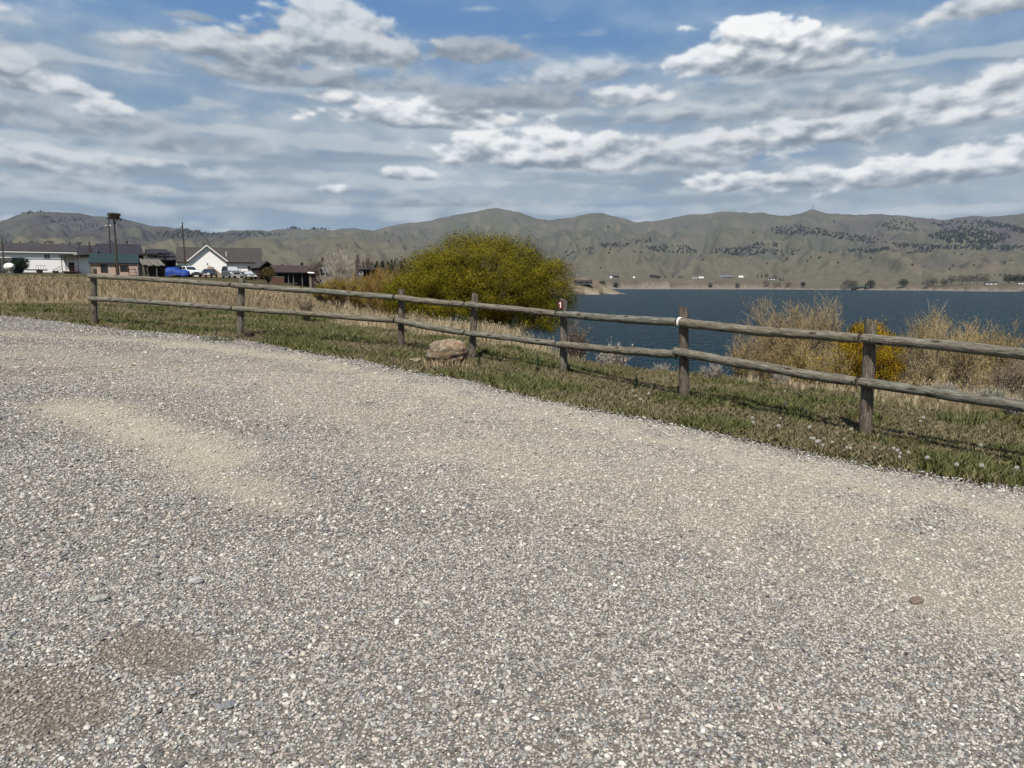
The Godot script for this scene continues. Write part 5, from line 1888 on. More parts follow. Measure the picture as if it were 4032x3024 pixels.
func roof_long(L: float, depth: float, eave: float, ridge: float, over: float, side: float, x0 := 0.0, z0 := 0.0, th := 0.14) -> MB:
	var mb := MB.new()
	var r := z0 - depth / 2
	var k := (ridge - eave) / (depth / 2)
	var a := x0 - side
	var b := x0 + L + side
	var lift := th * 0.9
	mb.slab(Vector3(a, eave - k * over + lift, z0 + over), Vector3(b, eave - k * over + lift, z0 + over), Vector3(b, ridge + lift, r), Vector3(a, ridge + lift, r), th)
	mb.slab(Vector3(b, eave - k * over + lift, z0 - depth - over), Vector3(a, eave - k * over + lift, z0 - depth - over), Vector3(a, ridge + lift, r - 0.002), Vector3(b, ridge + lift, r - 0.002), th)
	return mb

func window(parent: Node3D, x: float, y: float, w: float, h: float, z: float, frame_m: Material, panes := 2) -> void:
	var mb := MB.new()
	var t := 0.07
	mb.box(Vector3(x - t, y - t, z), Vector3(x + w + t, y, z + 0.06))
	mb.box(Vector3(x - t, y + h, z), Vector3(x + w + t, y + h + t, z + 0.06))
	mb.box(Vector3(x - t, y, z), Vector3(x, y + h, z + 0.06))
	mb.box(Vector3(x + w, y, z), Vector3(x + w + t, y + h, z + 0.06))
	for k in range(1, panes): mb.box(Vector3(x + w * k / panes - 0.025, y, z), Vector3(x + w * k / panes + 0.025, y + h, z + 0.05))
	var f := part(mb, "window", frame_m, parent)
	for k in panes:
		mb = MB.new()
		var a := x + w * k / panes + (0.025 if k else 0.0)
		var b := x + w * (k + 1) / panes - (0.025 if k < panes - 1 else 0.0)
		mb.box(Vector3(a + 0.001, y + 0.001, z + 0.003), Vector3(b - 0.001, y + h - 0.001, z + 0.02))
		part(mb, "pane", M.glass, f)

func boxed(parent: Node3D, called: String, m: Material, a: Vector3, b: Vector3) -> MeshInstance3D:
	var mb := MB.new()
	mb.box(a, b)
	return part(mb, called, m, parent)

func beamed(parent: Node3D, called: String, m: Material, a: Vector3, b: Vector3, w: float, h: float) -> MeshInstance3D:
	var mb := MB.new()
	mb.beam(a, b, w, h)
	return part(mb, called, m, parent)

func build_houses() -> void:
	# long white house
	var xf := frame(24, 108.5, 297, 112.5)
	var o := thing("white_house", "long white house with dark shingle roof and wooden porch", "house", xf)
	var L := span(24, 108.5, 297, 112.5)
	var ev := up_to(160, 988, 110.5)
	var rg := up_to(165, 963, 114)
	part(wall_long(L, 7.0, ev, rg), "wall", M.white, o)
	boxed(o, "foundation", M.concrete, Vector3(0.02, 0, 0.001), Vector3(L, 0.35, 0.05))
	var roof := part(roof_long(L, 7.0, ev, rg, 0.55, 0.5), "roof", M.roof_dark, o)
	var mb := MB.new()
	var k := (rg - ev) / 3.5
	mb.box(Vector3(-0.5, ev - k * 0.55 - 0.12, 0.56), Vector3(L + 0.5, ev - k * 0.55 + 0.005, 0.60))
	part(mb, "fascia", M.trim, roof)
	window(o, L * 0.568, up_to(186, 1016, 111), 0.68, up_to(186, 1002, 111) - up_to(186, 1016, 111), 0.0, M.trim, 2)
	boxed(o, "vent", M.darkwood, Vector3(L * 0.665, 0.28, 0.052), Vector3(L * 0.665 + 0.8, 0.55, 0.12))
	# its lower wing on the right
	var wing := L + 0.02
	var w2 := 3.0
	mb = wall_long(w2, 5.0, up_to(335, 1003, 114), up_to(335, 972, 117), wing, 0.6)
	part(mb, "wing_wall", M.white, o)
	part(roof_long(w2 - 0.52, 5.0, up_to(335, 1003, 114), up_to(335, 972, 117), 0.4, 0.0, wing + 0.52, 0.6), "wing_roof", M.roof_slate, o)
	boxed(o, "garage_door", M.trim, Vector3(wing + 1.0, 0.3, 0.605), Vector3(wing + 2.7, up_to(335, 1028, 113), 0.66))
	boxed(o, "lintel", M.darkwood, Vector3(wing + 0.9, up_to(335, 1014, 113), 0.605), Vector3(wing + 2.9, up_to(335, 1011, 113), 0.70))
	# porch
	var p0 := L - 1.55
	var deck := up_to(280, 1068, 111)
	var pr := up_to(262, 1008, 111)
	boxed(o, "deck", M.redwood, Vector3(p0, deck - 0.14, 0.06), Vector3(p0 + 2.3, deck, 2.0))
	for q in [0.06, 0.55, 2.2]:
		boxed(o, "porch_post", M.redwood, Vector3(p0 + q - 0.05, 0.0 if q != 0.55 else deck + 0.001, 1.88), Vector3(p0 + q + 0.05, pr, 1.98))
	mb = MB.new()
	mb.slab(Vector3(p0 - 0.25, pr, 2.3), Vector3(p0 + 3.9, pr + 0.28, 2.3), Vector3(p0 + 3.9, pr + 0.42, 0.1), Vector3(p0 - 0.25, pr + 0.14, 0.1), 0.1)
	part(mb, "porch_roof", M.darkwood, o)
	for q in [0.35, 0.7]:
		boxed(o, "porch_rail", M.redwood, Vector3(p0 + 0.61, deck + q, 1.90), Vector3(p0 + 2.15, deck + q + 0.07, 1.96))
	for q in 6: boxed(o, "baluster", M.redwood, Vector3(p0 + 0.75 + q * 0.26, deck + 0.002, 1.91), Vector3(p0 + 0.80 + q * 0.26, deck + 0.348, 1.95))
	for q in 4: boxed(o, "stair_tread", M.redwood, Vector3(p0 - 0.26 - q * 0.26, deck - 0.10 - q * 0.2 - 0.05, 1.0), Vector3(p0 - 0.01 - q * 0.26, deck - 0.10 - q * 0.2, 1.9))
	beamed(o, "stair_rail", M.redwood, Vector3(p0 + 0.0, deck + 0.8, 1.95), Vector3(p0 - 1.1, deck + 0.15, 1.95), 0.06, 0.07)
	beamed(o, "stair_rail", M.redwood, Vector3(p0 + 0.0, deck + 0.42, 1.95), Vector3(p0 - 1.1, deck - 0.25, 1.95), 0.06, 0.07)
	boxed(o, "stair_post", M.redwood, Vector3(p0 - 1.14, 0, 1.90), Vector3(p0 - 1.05, deck + 0.2, 1.98))
	boxed(o, "doorway", M.darkwood, Vector3(p0 + 0.8, deck + 0.01, 0.061), Vector3(p0 + 1.9, deck + 1.35, 0.08))
	# camper at the left edge
	xf = frame(-60, 100, 52, 100)
	o = thing("grey_camper", "dark grey camper with pale roof at the far left edge", "camper", xf)
	L = span(-60, 100, 52, 100)
	var h := up_to(20, 1013, 100)
	boxed(o, "body", M.camper, Vector3(0, 0.3, -2.3), Vector3(L, h - 0.06, 0))
	boxed(o, "roof", M.trim, Vector3(-0.05, h - 0.058, -2.35), Vector3(L + 0.05, h + 0.02, 0.06))
	boxed(o, "skirt", M.iron, Vector3(0.1, 0, -2.2), Vector3(L - 0.1, 0.299, -0.05))
	boxed(o, "door", M.iron, Vector3(L - 2.05, 0.42, 0.001), Vector3(L - 1.55, h - 0.3, 0.03))
	window(o, L - 1.15, h - 1.3, 0.6, 0.75, 0.0, M.camper, 1)
	# pink cabin with green roof
	xf = frame(358, 88, 544, 90.2)
	o = thing("pink_cabin", "small pink cabin with green metal roof behind the nest pole", "cabin", xf)
	L = span(358, 88, 544, 90.2)
	ev = up_to(450, 1034, 89)
	rg = up_to(450, 1001, 91)
	part(wall_long(L, 4.4, ev, rg), "wall", M.pink, o)
	mb = roof_long(L, 4.4, ev, rg, 0.22, 0.15, 0, 0, 0.08)
	k = (rg - ev) / 2.2
	var t := 0.08 * 0.9
	for q in 24:  # standing seams of the sheet
		var x := -0.12 + (L + 0.24) * q / 23.0
		mb.beam(Vector3(x, ev - k * 0.22 + t + 0.02, 0.22), Vector3(x, rg + t + 0.02, -2.2), 0.03, 0.035)
	part(mb, "roof", M.roof_green, o)
	boxed(o, "fascia", M.fascia, Vector3(-0.15, ev - k * 0.22 - 0.10, 0.17), Vector3(L * 0.56, ev - k * 0.22 - 0.012, 0.215))
	var wy := up_to(408, 1070, 88.5)
	window(o, L * 0.225, wy, 0.62, up_to(408, 1044, 88.5) - wy, 0.0, M.fascia, 1)
	boxed(o, "door", M.redwood, Vector3(L * 0.525, 0.1, 0.001), Vector3(L * 0.60, ev - 0.3, 0.04))
	window(o, L * 0.635, up_to(485, 1066, 89), 0.78, up_to(485, 1046, 89) - up_to(485, 1066, 89), 0.0, M.darkwood, 1)
	# pipe rack against its wall
	o = thing("pipe_rack", "rusty pipe frame leaning on the pink cabin wall", "rack", Transform3D(xf.basis, xf * Vector3(L * 0.79, 0.05, 0.25)))
	for q in [0.0, 0.75]: beamed(o, "upright", M.rust, Vector3(q, 0, 0.0), Vector3(q, 1.35, -0.12), 0.04, 0.04)
	for q in [0.68, 1.33]: beamed(o, "crossbar", M.rust, Vector3(-0.02, q, 0.03 - q * 0.09), Vector3(1.15 if q < 1.0 else 0.77, q, 0.03 - q * 0.09), 0.035, 0.035)
	# big dark building behind
	xf = frame(397, 116, 571, 119.6)
	o = thing("dark_barn", "long dark slate-roofed building with black stovepipe behind the cabin", "building", xf)
	L = span(397, 116, 571, 119.6)
	rg = up_to(484, 965, 122)
	ev = up_to(484, 1001, 117)
	part(wall_long(L, 8.0, ev, rg), "wall", M.brownwall, o)
	roof = part(roof_long(L, 8.0, ev, rg, 0.3, 0.1), "roof", M.roof_slate, o)
	mb = MB.new()
	var cxp := L * 0.715
	mb.tube(PackedVector3Array([Vector3(cxp, rg - 0.5, -4.2), Vector3(cxp, rg + 0.55, -4.2)]), PackedFloat32Array([0.13, 0.13]), 8)
	mb.tube(PackedVector3Array([Vector3(cxp, rg + 0.55, -4.2), Vector3(cxp, rg + 0.68, -4.2)]), PackedFloat32Array([0.2, 0.17]), 8)
	part(mb, "stovepipe", M.iron, roof)
	boxed(o, "ridge_flashing", M.roof_grey, Vector3(cxp - 0.8, rg + 0.10, -4.0), Vector3(cxp + 1.3, rg + 0.19, -3.7))
	# lower dark buildings to its right
	xf = frame(588, 125, 699, 127.4)
	o = thing("grey_shed", "low dark grey shed with stepped roof between barn and white gable", "shed", xf)
	L = span(588, 125, 699, 127.4)
	part(wall_long(L * 0.72, 5.0, up_to(628, 1003, 122), up_to(628, 980, 125)), "wall", M.greywall, o)
	part(roof_long(L * 0.72, 5.0, up_to(628, 1003, 122), up_to(628, 980, 125), 0.2, 0.1), "roof", M.roof_slate, o)
	part(wall_long(L * 0.27, 5.0, up_to(684, 1006, 123), up_to(684, 989, 126), L * 0.725), "wing_wall", M.greywall, o)
	part(roof_long(L * 0.20, 5.0, up_to(684, 1006, 123), up_to(684, 989, 126), 0.2, 0.0, L * 0.75), "wing_roof", M.roof_slate, o)
	# flat black carport
	xf = frame(505, 104, 628, 104)
	o = thing("carport", "flat black carport roof on thin posts behind the cabin", "carport", xf)
	L = span(505, 104, 628, 104)
	h = up_to(560, 997, 104)
	mb = MB.new()
	mb.slab(Vector3(0, h - 0.12, 0), Vector3(L, h + 0.05, 0), Vector3(L, h + 0.15, -3.5), Vector3(0, h, -3.5), 0.2)
	part(mb, "roof", M.iron, o)
	for q in [0.5, L - 0.6]:
		boxed(o, "post", M.darkwood, Vector3(q, 0, -0.5), Vector3(q + 0.12, h - 0.25, -0.38))
		boxed(o, "post", M.darkwood, Vector3(q, 0, -3.2), Vector3(q + 0.12, h - 0.15, -3.08))
	# tumbledown lean-to
	xf = frame(562, 98, 652, 99.8)
	o = thing("lean_to_shed", "tumbledown open shed with sagging grey board roof", "shed", xf)
	L = span(562, 98, 652, 99.8)
	h = up_to(610, 1018, 100)
	var lowh := up_to(610, 1043, 98)
	boxed(o, "back_wall", M.darkwood, Vector3(0.05, 0, -3.0), Vector3(L, h - 0.05, -2.9))
	boxed(o, "side_wall", M.darkwood, Vector3(L - 0.1, 0, -2.89), Vector3(L, lowh - 0.05, -0.1))
	for q in 9:
		mb = MB.new()
		var x0 := L * q / 9.0
		var dip := 0.10 * sin(q * 1.9) - 0.05 * (q % 3)
		mb.slab(Vector3(x0 + 0.02, lowh + dip, 0.3), Vector3(x0 + L / 9.0 - 0.02, lowh + dip * 0.6, 0.3), Vector3(x0 + L / 9.0 - 0.02, h + 0.04 * sin(q * 2.0), -3.1), Vector3(x0 + 0.02, h + 0.04 * sin(q * 2.0), -3.1), 0.05)
		part(mb, "roof_board", M.oldwood, o)
	for q in [0.05, 1.75]:
		beamed(o, "post", M.oldwood, Vector3(q, 0, 0.05), Vector3(q + 0.05, lowh - 0.12, 0.0), 0.11, 0.11)
	beamed(o, "beam", M.oldwood, Vector3(-0.05, lowh - 0.10, 0.02), Vector3(1.95, lowh - 0.08, 0.02), 0.1, 0.12)
	o = thing("ladder", "grey wooden ladder leaning by the tumbledown shed", "ladder", Transform3D(xf.basis, xf * Vector3(0.12, 0.05, 0.55)))
	for q in [0.0, 0.42]: beamed(o, "rail", M.oldwood, Vector3(q, 0, 0.2), Vector3(q, 1.4, -0.15), 0.05, 0.05)
	for q in 5: beamed(o, "rung", M.oldwood, Vector3(0.03, 0.2 + q * 0.26, 0.15 - q * 0.065), Vector3(0.39, 0.2 + q * 0.26, 0.15 - q * 0.065), 0.035, 0.035)
	# black shed next to it
	xf = frame(655, 106.6, 697, 107.5)
	o = thing("black_shed", "small black shed open to the blue-tarped car", "shed", xf)
	L = span(655, 106.6, 697, 107.5)
	h = up_to(676, 1021, 106)
	mb = MB.new()
	mb.box(Vector3(0, 0, -3), Vector3(0.12, h, 0)); mb.box(Vector3(L - 0.12, 0, -3), Vector3(L, h, 0)); mb.box(Vector3(0.12, 0, -3), Vector3(L - 0.12, h, -2.9))
	part(mb, "wall", M.darkwood, o)
	mb = MB.new()
	mb.slab(Vector3(-0.2, h + 0.12, 0.3), Vector3(L + 0.2, h + 0.22, 0.3), Vector3(L + 0.2, h + 0.4, -3.2), Vector3(-0.2, h + 0.3, -3.2), 0.1)
	part(mb, "roof", M.roof_umber, o)
	# white gabled building
	xf = frame(697, 122, 1011, 126.2)
	o = thing("white_gabled_house", "white house with steep front gable and long umber roof", "house", xf)
	L = span(697, 122, 1011, 126.2)
	var s := L / (1011.0 - 697.0)
	ev = up_to(850, 1025, 124)
	var rgl := up_to(850, 977, 127)
	part(wall_long(L, 7.0, ev, rgl), "wall", M.white_block, o)
	part(roof_long(L + 0.9, 7.0, ev, rgl, 0.7, 0.1), "roof", M.roof_umber, o)
	mb = MB.new()
	var ga := 748.0 - 697.0
	var gb := 893.0 - 697.0
	var gx0 := ga * s
	var gx1 := gb * s
	var gm := (820.0 - 697.0) * s
	var pk := up_to(820, 966, 123)
	var gz := 0.9
	mb.quad(Vector3(gx0, 0, gz), Vector3(gx1, 0, gz), Vector3(gx1, ev, gz), Vector3(gx0, ev, gz))
	mb.tri(Vector3(gx0, ev, gz), Vector3(gx1, ev, gz), Vector3(gm, pk, gz))
	mb.quad(Vector3(gx0, 0, -3), Vector3(gx0, 0, gz), Vector3(gx0, ev, gz), Vector3(gx0, ev, -3))
	mb.quad(Vector3(gx1, 0, gz), Vector3(gx1, 0, -3), Vector3(gx1, ev, -3), Vector3(gx1, ev, gz))
	part(mb, "gable_wall", M.white_block, o)
	mb = MB.new()
	var kl := (pk - ev) / (gm - gx0)
	var kr := (pk - ev) / (gx1 - gm)
	var of := 0.5
	mb.slab(Vector3(gx0 - 0.25, ev - kl * 0.25 + 0.12, -6.0), Vector3(gx0 - 0.25, ev - kl * 0.25 + 0.12, gz + of), Vector3(gm, pk + 0.12, gz + of), Vector3(gm, pk + 0.12, -6.0), 0.12)
	mb.slab(Vector3(gx1 + 0.25, ev - kr * 0.25 + 0.12, gz + of), Vector3(gx1 + 0.25, ev - kr * 0.25 + 0.12, -6.0), Vector3(gm + 0.002, pk + 0.12, -6.0), Vector3(gm + 0.002, pk + 0.12, gz + of), 0.12)
	roof = part(mb, "gable_roof", M.roof_umber, o)
	mb = MB.new()
	mb.beam(Vector3(gx0 - 0.25, ev - kl * 0.25 - 0.02, gz + of + 0.03), Vector3(gm, pk - 0.02, gz + of + 0.03), 0.05, 0.16)
	mb.beam(Vector3(gm, pk - 0.02, gz + of + 0.032), Vector3(gx1 + 0.25, ev - kr * 0.25 - 0.02, gz + of + 0.032), 0.05, 0.16)
	part(mb, "bargeboard", M.trim, roof)
	mb = MB.new()
	mb.tube(PackedVector3Array([Vector3((892 - 697) * s, ev + 0.7, -1.0), Vector3((892 - 697) * s, ev + 1.55, -1.0)]), PackedFloat32Array([0.09, 0.09]), 8)
	part(mb, "vent_pipe", M.pipe, o)
	window(o, (913 - 697) * s, up_to(919, 1057, 124), 0.62, up_to(919, 1048, 124) - up_to(919, 1057, 124), 0.0, M.fascia, 1)
	window(o, (978 - 697) * s, up_to(983, 1062, 125), 0.42, up_to(983, 1049, 125) - up_to(983, 1062, 125), 0.0, M.fascia, 1)
	boxed(o, "wall_vent", M.iron, Vector3((817 - 697) * s, up_to(819, 1044, 123), gz + 0.001), Vector3((820.5 - 697) * s, up_to(819, 1036, 123), gz + 0.06))
	boxed(o, "wall_sign", M.oldwood, Vector3((826 - 697) * s, up_to(833, 1055, 123), gz + 0.001), Vector3((842 - 697) * s, up_to(833, 1051, 123), gz + 0.05))
	boxed(o, "porch_post", M.darkwood, Vector3(L + 1.2, 0, 0.3), Vector3(L + 1.32, ev - 0.1, 0.42))
	boxed(o, "foundation", M.brickish, Vector3((960 - 697) * s, 0, 0.001), Vector3(L - 0.05, 0.4, 0.06))
	# brown sheds
	xf = frame(1022, 112, 1081, 113.4)
	o = thing("brown_gable_shed", "dark brown open-fronted shed right of the white gabled house", "shed", xf)
	L = span(1022, 112, 1081, 113.4)
	h = up_to(1050, 1052, 112)
	pk = up_to(1055, 1029, 112)
	mb = MB.new()
	mb.box(Vector3(0, 0, -4), Vector3(0.15, h, 0)); mb.box(Vector3(L - 0.15, 0, -4), Vector3(L, h, 0)); mb.box(Vector3(0.15, 0, -4), Vector3(L - 0.15, h, -3.85))
	mb.tri(Vector3(0, h, -3.9), Vector3(L, h, -3.9), Vector3(L * 0.5, pk, -3.9))
	part(mb, "wall", M.brownwall, o)
	mb = MB.new()
	kl = (pk - h) / (L * 0.5)
	mb.slab(Vector3(-0.25, h - kl * 0.25 + 0.1, -4.2), Vector3(-0.25, h - kl * 0.25 + 0.1, 0.4), Vector3(L * 0.5, pk + 0.1, 0.4), Vector3(L * 0.5, pk + 0.1, -4.2), 0.1)
	mb.slab(Vector3(L + 0.25, h - kl * 0.25 + 0.1, 0.4), Vector3(L + 0.25, h - kl * 0.25 + 0.1, -4.2), Vector3(L * 0.5 + 0.002, pk + 0.1, -4.2), Vector3(L * 0.5 + 0.002, pk + 0.1, 0.4), 0.1)
	part(mb, "roof", M.roof_umber, o)
	boxed(o, "tie_beam", M.brownwall, Vector3(-0.1, h - 0.15, 0.05), Vector3(L + 0.1, h + 0.05, 0.2))
	xf = frame(1088, 105, 1226, 107.6)
	o = thing("brown_longhouse", "long low brown-roofed shed with dark open porch", "shed", xf)
	L = span(1088, 105, 1226, 107.6)
	ev = up_to(1155, 1072, 106)
	rg = up_to(1155, 1048, 108.5)
	var dep := 5.0
	boxed(o, "back_wall", M.brownwall, Vector3(0, 0, -dep), Vector3(L, ev, -dep + 0.15))
	boxed(o, "inner_wall", M.darkwood, Vector3(0.15, 0, -2.2), Vector3(L - 0.15, ev + 0.2, -2.05))
	for q in [0.0, L - 0.15]: boxed(o, "end_wall", M.brownwall, Vector3(q, 0, -dep + 0.151), Vector3(q + 0.15, ev, -1.2))
	part(roof_long(L, dep, ev, rg, 0.35, 0.25), "roof", M.roof_brown, o)
	for q in [0.05, L * 0.33, L * 0.47, L * 0.72, L - 0.15]: boxed(o, "porch_post", M.oldwood, Vector3(q, -0.6, -0.1), Vector3(q + 0.1, ev - 0.05, 0.0))
	boxed(o, "porch_rail", M.oldwood, Vector3(L * 0.2, 0.72, -0.09), Vector3(L * 0.6, 0.80, -0.02))
	boxed(o, "plinth", M.darkwood, Vector3(0, -1.2, -dep), Vector3(L, 0.0, -0.3))
	xf = frame(1072, 100, 1118, 101)
	o = thing("low_wall", "low brick wall in straw grass before the long brown shed", "wall", xf)
	L = span(1072, 100, 1118, 101)
	h = up_to(1095, 1089, 100)
	boxed(o, "masonry", M.brickish, Vector3(0, -0.3, -0.25), Vector3(L, maxf(h - 0.06, 0.2), 0))
	boxed(o, "coping", M.concrete, Vector3(-0.03, maxf(h - 0.06, 0.2), -0.28), Vector3(L + 0.03, maxf(h, 0.26), 0.03))
	xf = frame(1216, 104, 1254, 104)
	o = thing("white_awning_hut", "tiny dark hut with white awning at the brown shed's end", "hut", xf)
	L = span(1216, 104, 1254, 104)
	h = up_to(1235, 1066, 104)
	boxed(o, "wall", M.brownwall, Vector3(0, -0.6, -2), Vector3(L, h - 0.06, 0))
	mb = MB.new()
	mb.slab(Vector3(-0.05, h - 0.30, 0.5), Vector3(L * 0.6, h - 0.36, 0.5), Vector3(L * 0.6, h - 0.22, 0.02), Vector3(-0.05, h - 0.16, 0.02), 0.05)
	part(mb, "awning", M.trim, o)
	boxed(o, "door", M.oldwood, Vector3(0.05, -0.3, 0.001), Vector3(0.36, h - 0.6, 0.05))
	boxed(o, "roof", M.roof_brown, Vector3(-0.1, h - 0.059, -2.1), Vector3(L + 0.1, h + 0.3, 0.05))
	# grey metal shed
	xf = frame(1262, 172, 1340, 172)
	o = thing("metal_shed", "grey shed with pale sheet metal roof behind the bare trees", "shed", xf)
	L = span(1262, 172, 1340, 172)
	ev = up_to(1300, 1072, 171)
	rg = up_to(1300, 1052, 174)
	part(wall_long(L, 6.0, ev, rg), "wall", M.oldwood, o)
	part(roof_long(L, 6.0, ev, rg, 0.4, 0.3), "roof", M.roof_grey, o)
	xf = frame(1405, 192, 1508, 192)
	o = thing("dark_garage", "low dark flat-roofed garage below the fir row", "garage", xf)
	L = span(1405, 192, 1508, 192)
	h = up_to(1450, 1057, 191)
	boxed(o, "wall", M.greywall, Vector3(0, 0, -6), Vector3(L * 0.25, h - 0.25, 0))
	boxed(o, "carport_wall", M.darkwood, Vector3(L * 0.2501, 0, -6), Vector3(L, h - 0.25, -3))
	boxed(o, "roof", M.roof_umber, Vector3(-0.4, h - 0.249, -6.3), Vector3(L + 0.3, h + 0.05, 0.6))
	boxed(o, "post", M.darkwood, Vector3(L - 0.3, 0, 0.1), Vector3(L - 0.1, h - 0.25, 0.3))
	window(o, L * 0.12, h - 1.6, 0.7, 0.8, 0.0, M.trim, 1)

func far_house(px: float, base: float, top: float, half: float, d: float, wall_m: Material, roof_m: Material, turn: float, label: String, called := "farmhouse") -> void:
	var g := on_land(px, base, d, 2.0) - Vector3(0, 0.2, 0)
	var o := thing(called, label, "house", Transform3D(Basis(Vector3.UP, turn - atan2(g.x, -g.z)), g))
	var L := half * 2.0 * d / FOC
	var h := maxf((base - top) * d / FOC, 2.5)
	var dep := minf(L * 0.7, 9.0)
	part(wall_long(L, dep, h * 0.6, h, -L / 2, dep / 2), "wall", wall_m, o)
	part(roof_long(L, dep, h * 0.6, h, 0.5, 0.4, -L / 2, dep / 2, 0.25), "roof", roof_m, o)
	var mb := MB.new()
	mb.box(Vector3(-L * 0.3, h * 0.2, dep / 2 + 0.001), Vector3(-L * 0.12, h * 0.45, dep / 2 + 0.08))
	part(mb, "window", M.glass, o)
	mb = MB.new()
	mb.box(Vector3(L * 0.12, 0.1, dep / 2 + 0.001), Vector3(L * 0.22, h * 0.45, dep / 2 + 0.08))
	part(mb, "door", M.brownwall, o)

func on_land(px: float, py: float, d: float, clear := 0.5) -> Vector3:  # the first dry ground at or behind a distance
	var g := at(px, py, d)
	for k in 60:
		g = at(px, py, d)
		g.y = ground(g.x, g.z)
		if g.y > LAKE_Y + clear: break
		d += 8.0
	return g

func build_far_houses() -> void:
	far_house(2296, 1103, 1085, 32, 545, M.greywall, M.roof_brown, 0.2, "brown-roofed house on the crest of the tan point")
	far_house(2408, 1104, 1094, 7, 1350, M.white, M.roof_dark, 1.2, "tiny white gabled farmhouse across the lake, left of its dark neighbour")
	far_house(2426, 1103, 1092, 10, 1360, M.brownwall, M.roof_dark, 0.2, "dark far farmhouse right beside the tiny white one")
	far_house(2496, 1106, 1100, 3, 1340, M.white, M.trim, 0.0, "smallest white shed alone on the far green bench", "far_shed")
	far_house(2679, 1109, 1104, 9, 1350, M.brownwall, M.roof_brown, 0.1, "low brown cabin left of the far white trailers", "far_cabin")
	far_house(2734, 1110, 1104, 9, 1340, M.white, M.roof_grey, 0.1, "left of two low white trailers on the far bench", "far_trailer")
	far_house(2760, 1110, 1104, 9, 1335, M.white, M.trim, 0.0, "right of two low white trailers on the far bench", "far_trailer")
	far_house(2860, 1103, 1094, 26, 1420, M.greywall, M.roof_grey, 0.1, "long grey ranch building on the far bench", "ranch_building")
	far_house(2916, 1097, 1087, 8, 1440, M.white, M.trim, 0.3, "white-roofed ranch house behind the long grey building", "ranch_house")
	far_house(3035, 1101, 1092, 13, 1395, M.white, M.roof_dark, 0.2, "white ranch house among trees across the lake", "ranch_house")
	far_house(3385, 1138, 1132, 30, 945, M.greywall, M.roof_green, 0.0, "low green-roofed boathouse between dark trees at the far waterline", "boathouse")
	far_house(3900, 1142, 1132, 18, 800, M.white, M.roof_dark, 0.1, "pale far-shore house with dark roof near the cottonwood row", "shore_house")
	far_house(4024, 1143, 1132, 14, 760, M.white, M.roof_brown, 0.0, "white shore house cut by the right edge", "shore_house")
	# mast on the hilltop
	var p := at(3202, 818, 3950.0)
	p.y = ground(p.x, p.z)
	if true:
		var o := thing("radio_mast", "thin radio mast on the pointed hilltop", "mast", Transform3D(Basis(), p))
		var mb := MB.new()
		mb.tube(PackedVector3Array([Vector3(0, -8, 0), Vector3(0, 28, 0)]), PackedFloat32Array([1.0, 0.6]), 6)
		part(mb, "shaft", M.iron, o)
		mb = MB.new()
		mb.beam(Vector3(-3.5, 14, 0), Vector3(3.5, 14, 0), 1.0, 1.4)
		part(mb, "crossarm", M.iron, o)

# ---------------------------------------------------------------- poles, nest, yard things
func pole(called: String, label: String, px: float, base: float, top: float, d: float, r: float, lean := 0.0) -> Node3D:
	var b := base_at(px, base, d)
	var h := at(px, top, d).y - b.y
	var o := thing(called, label, "pole", Transform3D(Basis(), b))
	var mb := MB.new()
	mb.tube(PackedVector3Array([Vector3(0, -0.2, 0), Vector3(lean * 0.5, h * 0.5, 0), Vector3(lean, h, 0)]), PackedFloat32Array([r, r * 0.85, r * 0.7]), 8)
	part(mb, "shaft", M.pole, o)
	return o

func wire_run(label: String, a: Vector3, b: Vector3, sag: float) -> void:
	var mb := MB.new()
	var pts := PackedVector3Array()
	var rr := PackedFloat32Array()
	for k in 13:
		var t := k / 12.0
		pts.append(a.lerp(b, t) - a - Vector3(0, sin(t * PI) * sag, 0))
		rr.append(0.016)
	mb.tube(pts, rr, 4, false)
	one(mb, "power_line", label, "wire", M.wire, Transform3D(Basis(), a))

func smooth(mb: MB, idx: PackedInt32Array, inside: Vector3) -> void:  # even normals that point away from a point within
	for q in mb.n.size(): mb.n[q] = Vector3.ZERO
	for q in range(0, idx.size(), 3):
		var m := (mb.v[idx[q + 2]] - mb.v[idx[q]]).cross(mb.v[idx[q + 1]] - mb.v[idx[q]])
		if m.dot(mb.v[idx[q]] - inside) < 0: m = -m
		for w in 3: mb.n[idx[q + w]] += m
	for q in mb.n.size(): mb.n[q] = mb.n[q].normalized() if mb.n[q].length() > 1e-9 else Vector3.UP
	for q in range(0, idx.size(), 3): mb.face(idx[q], idx[q + 1], idx[q + 2])

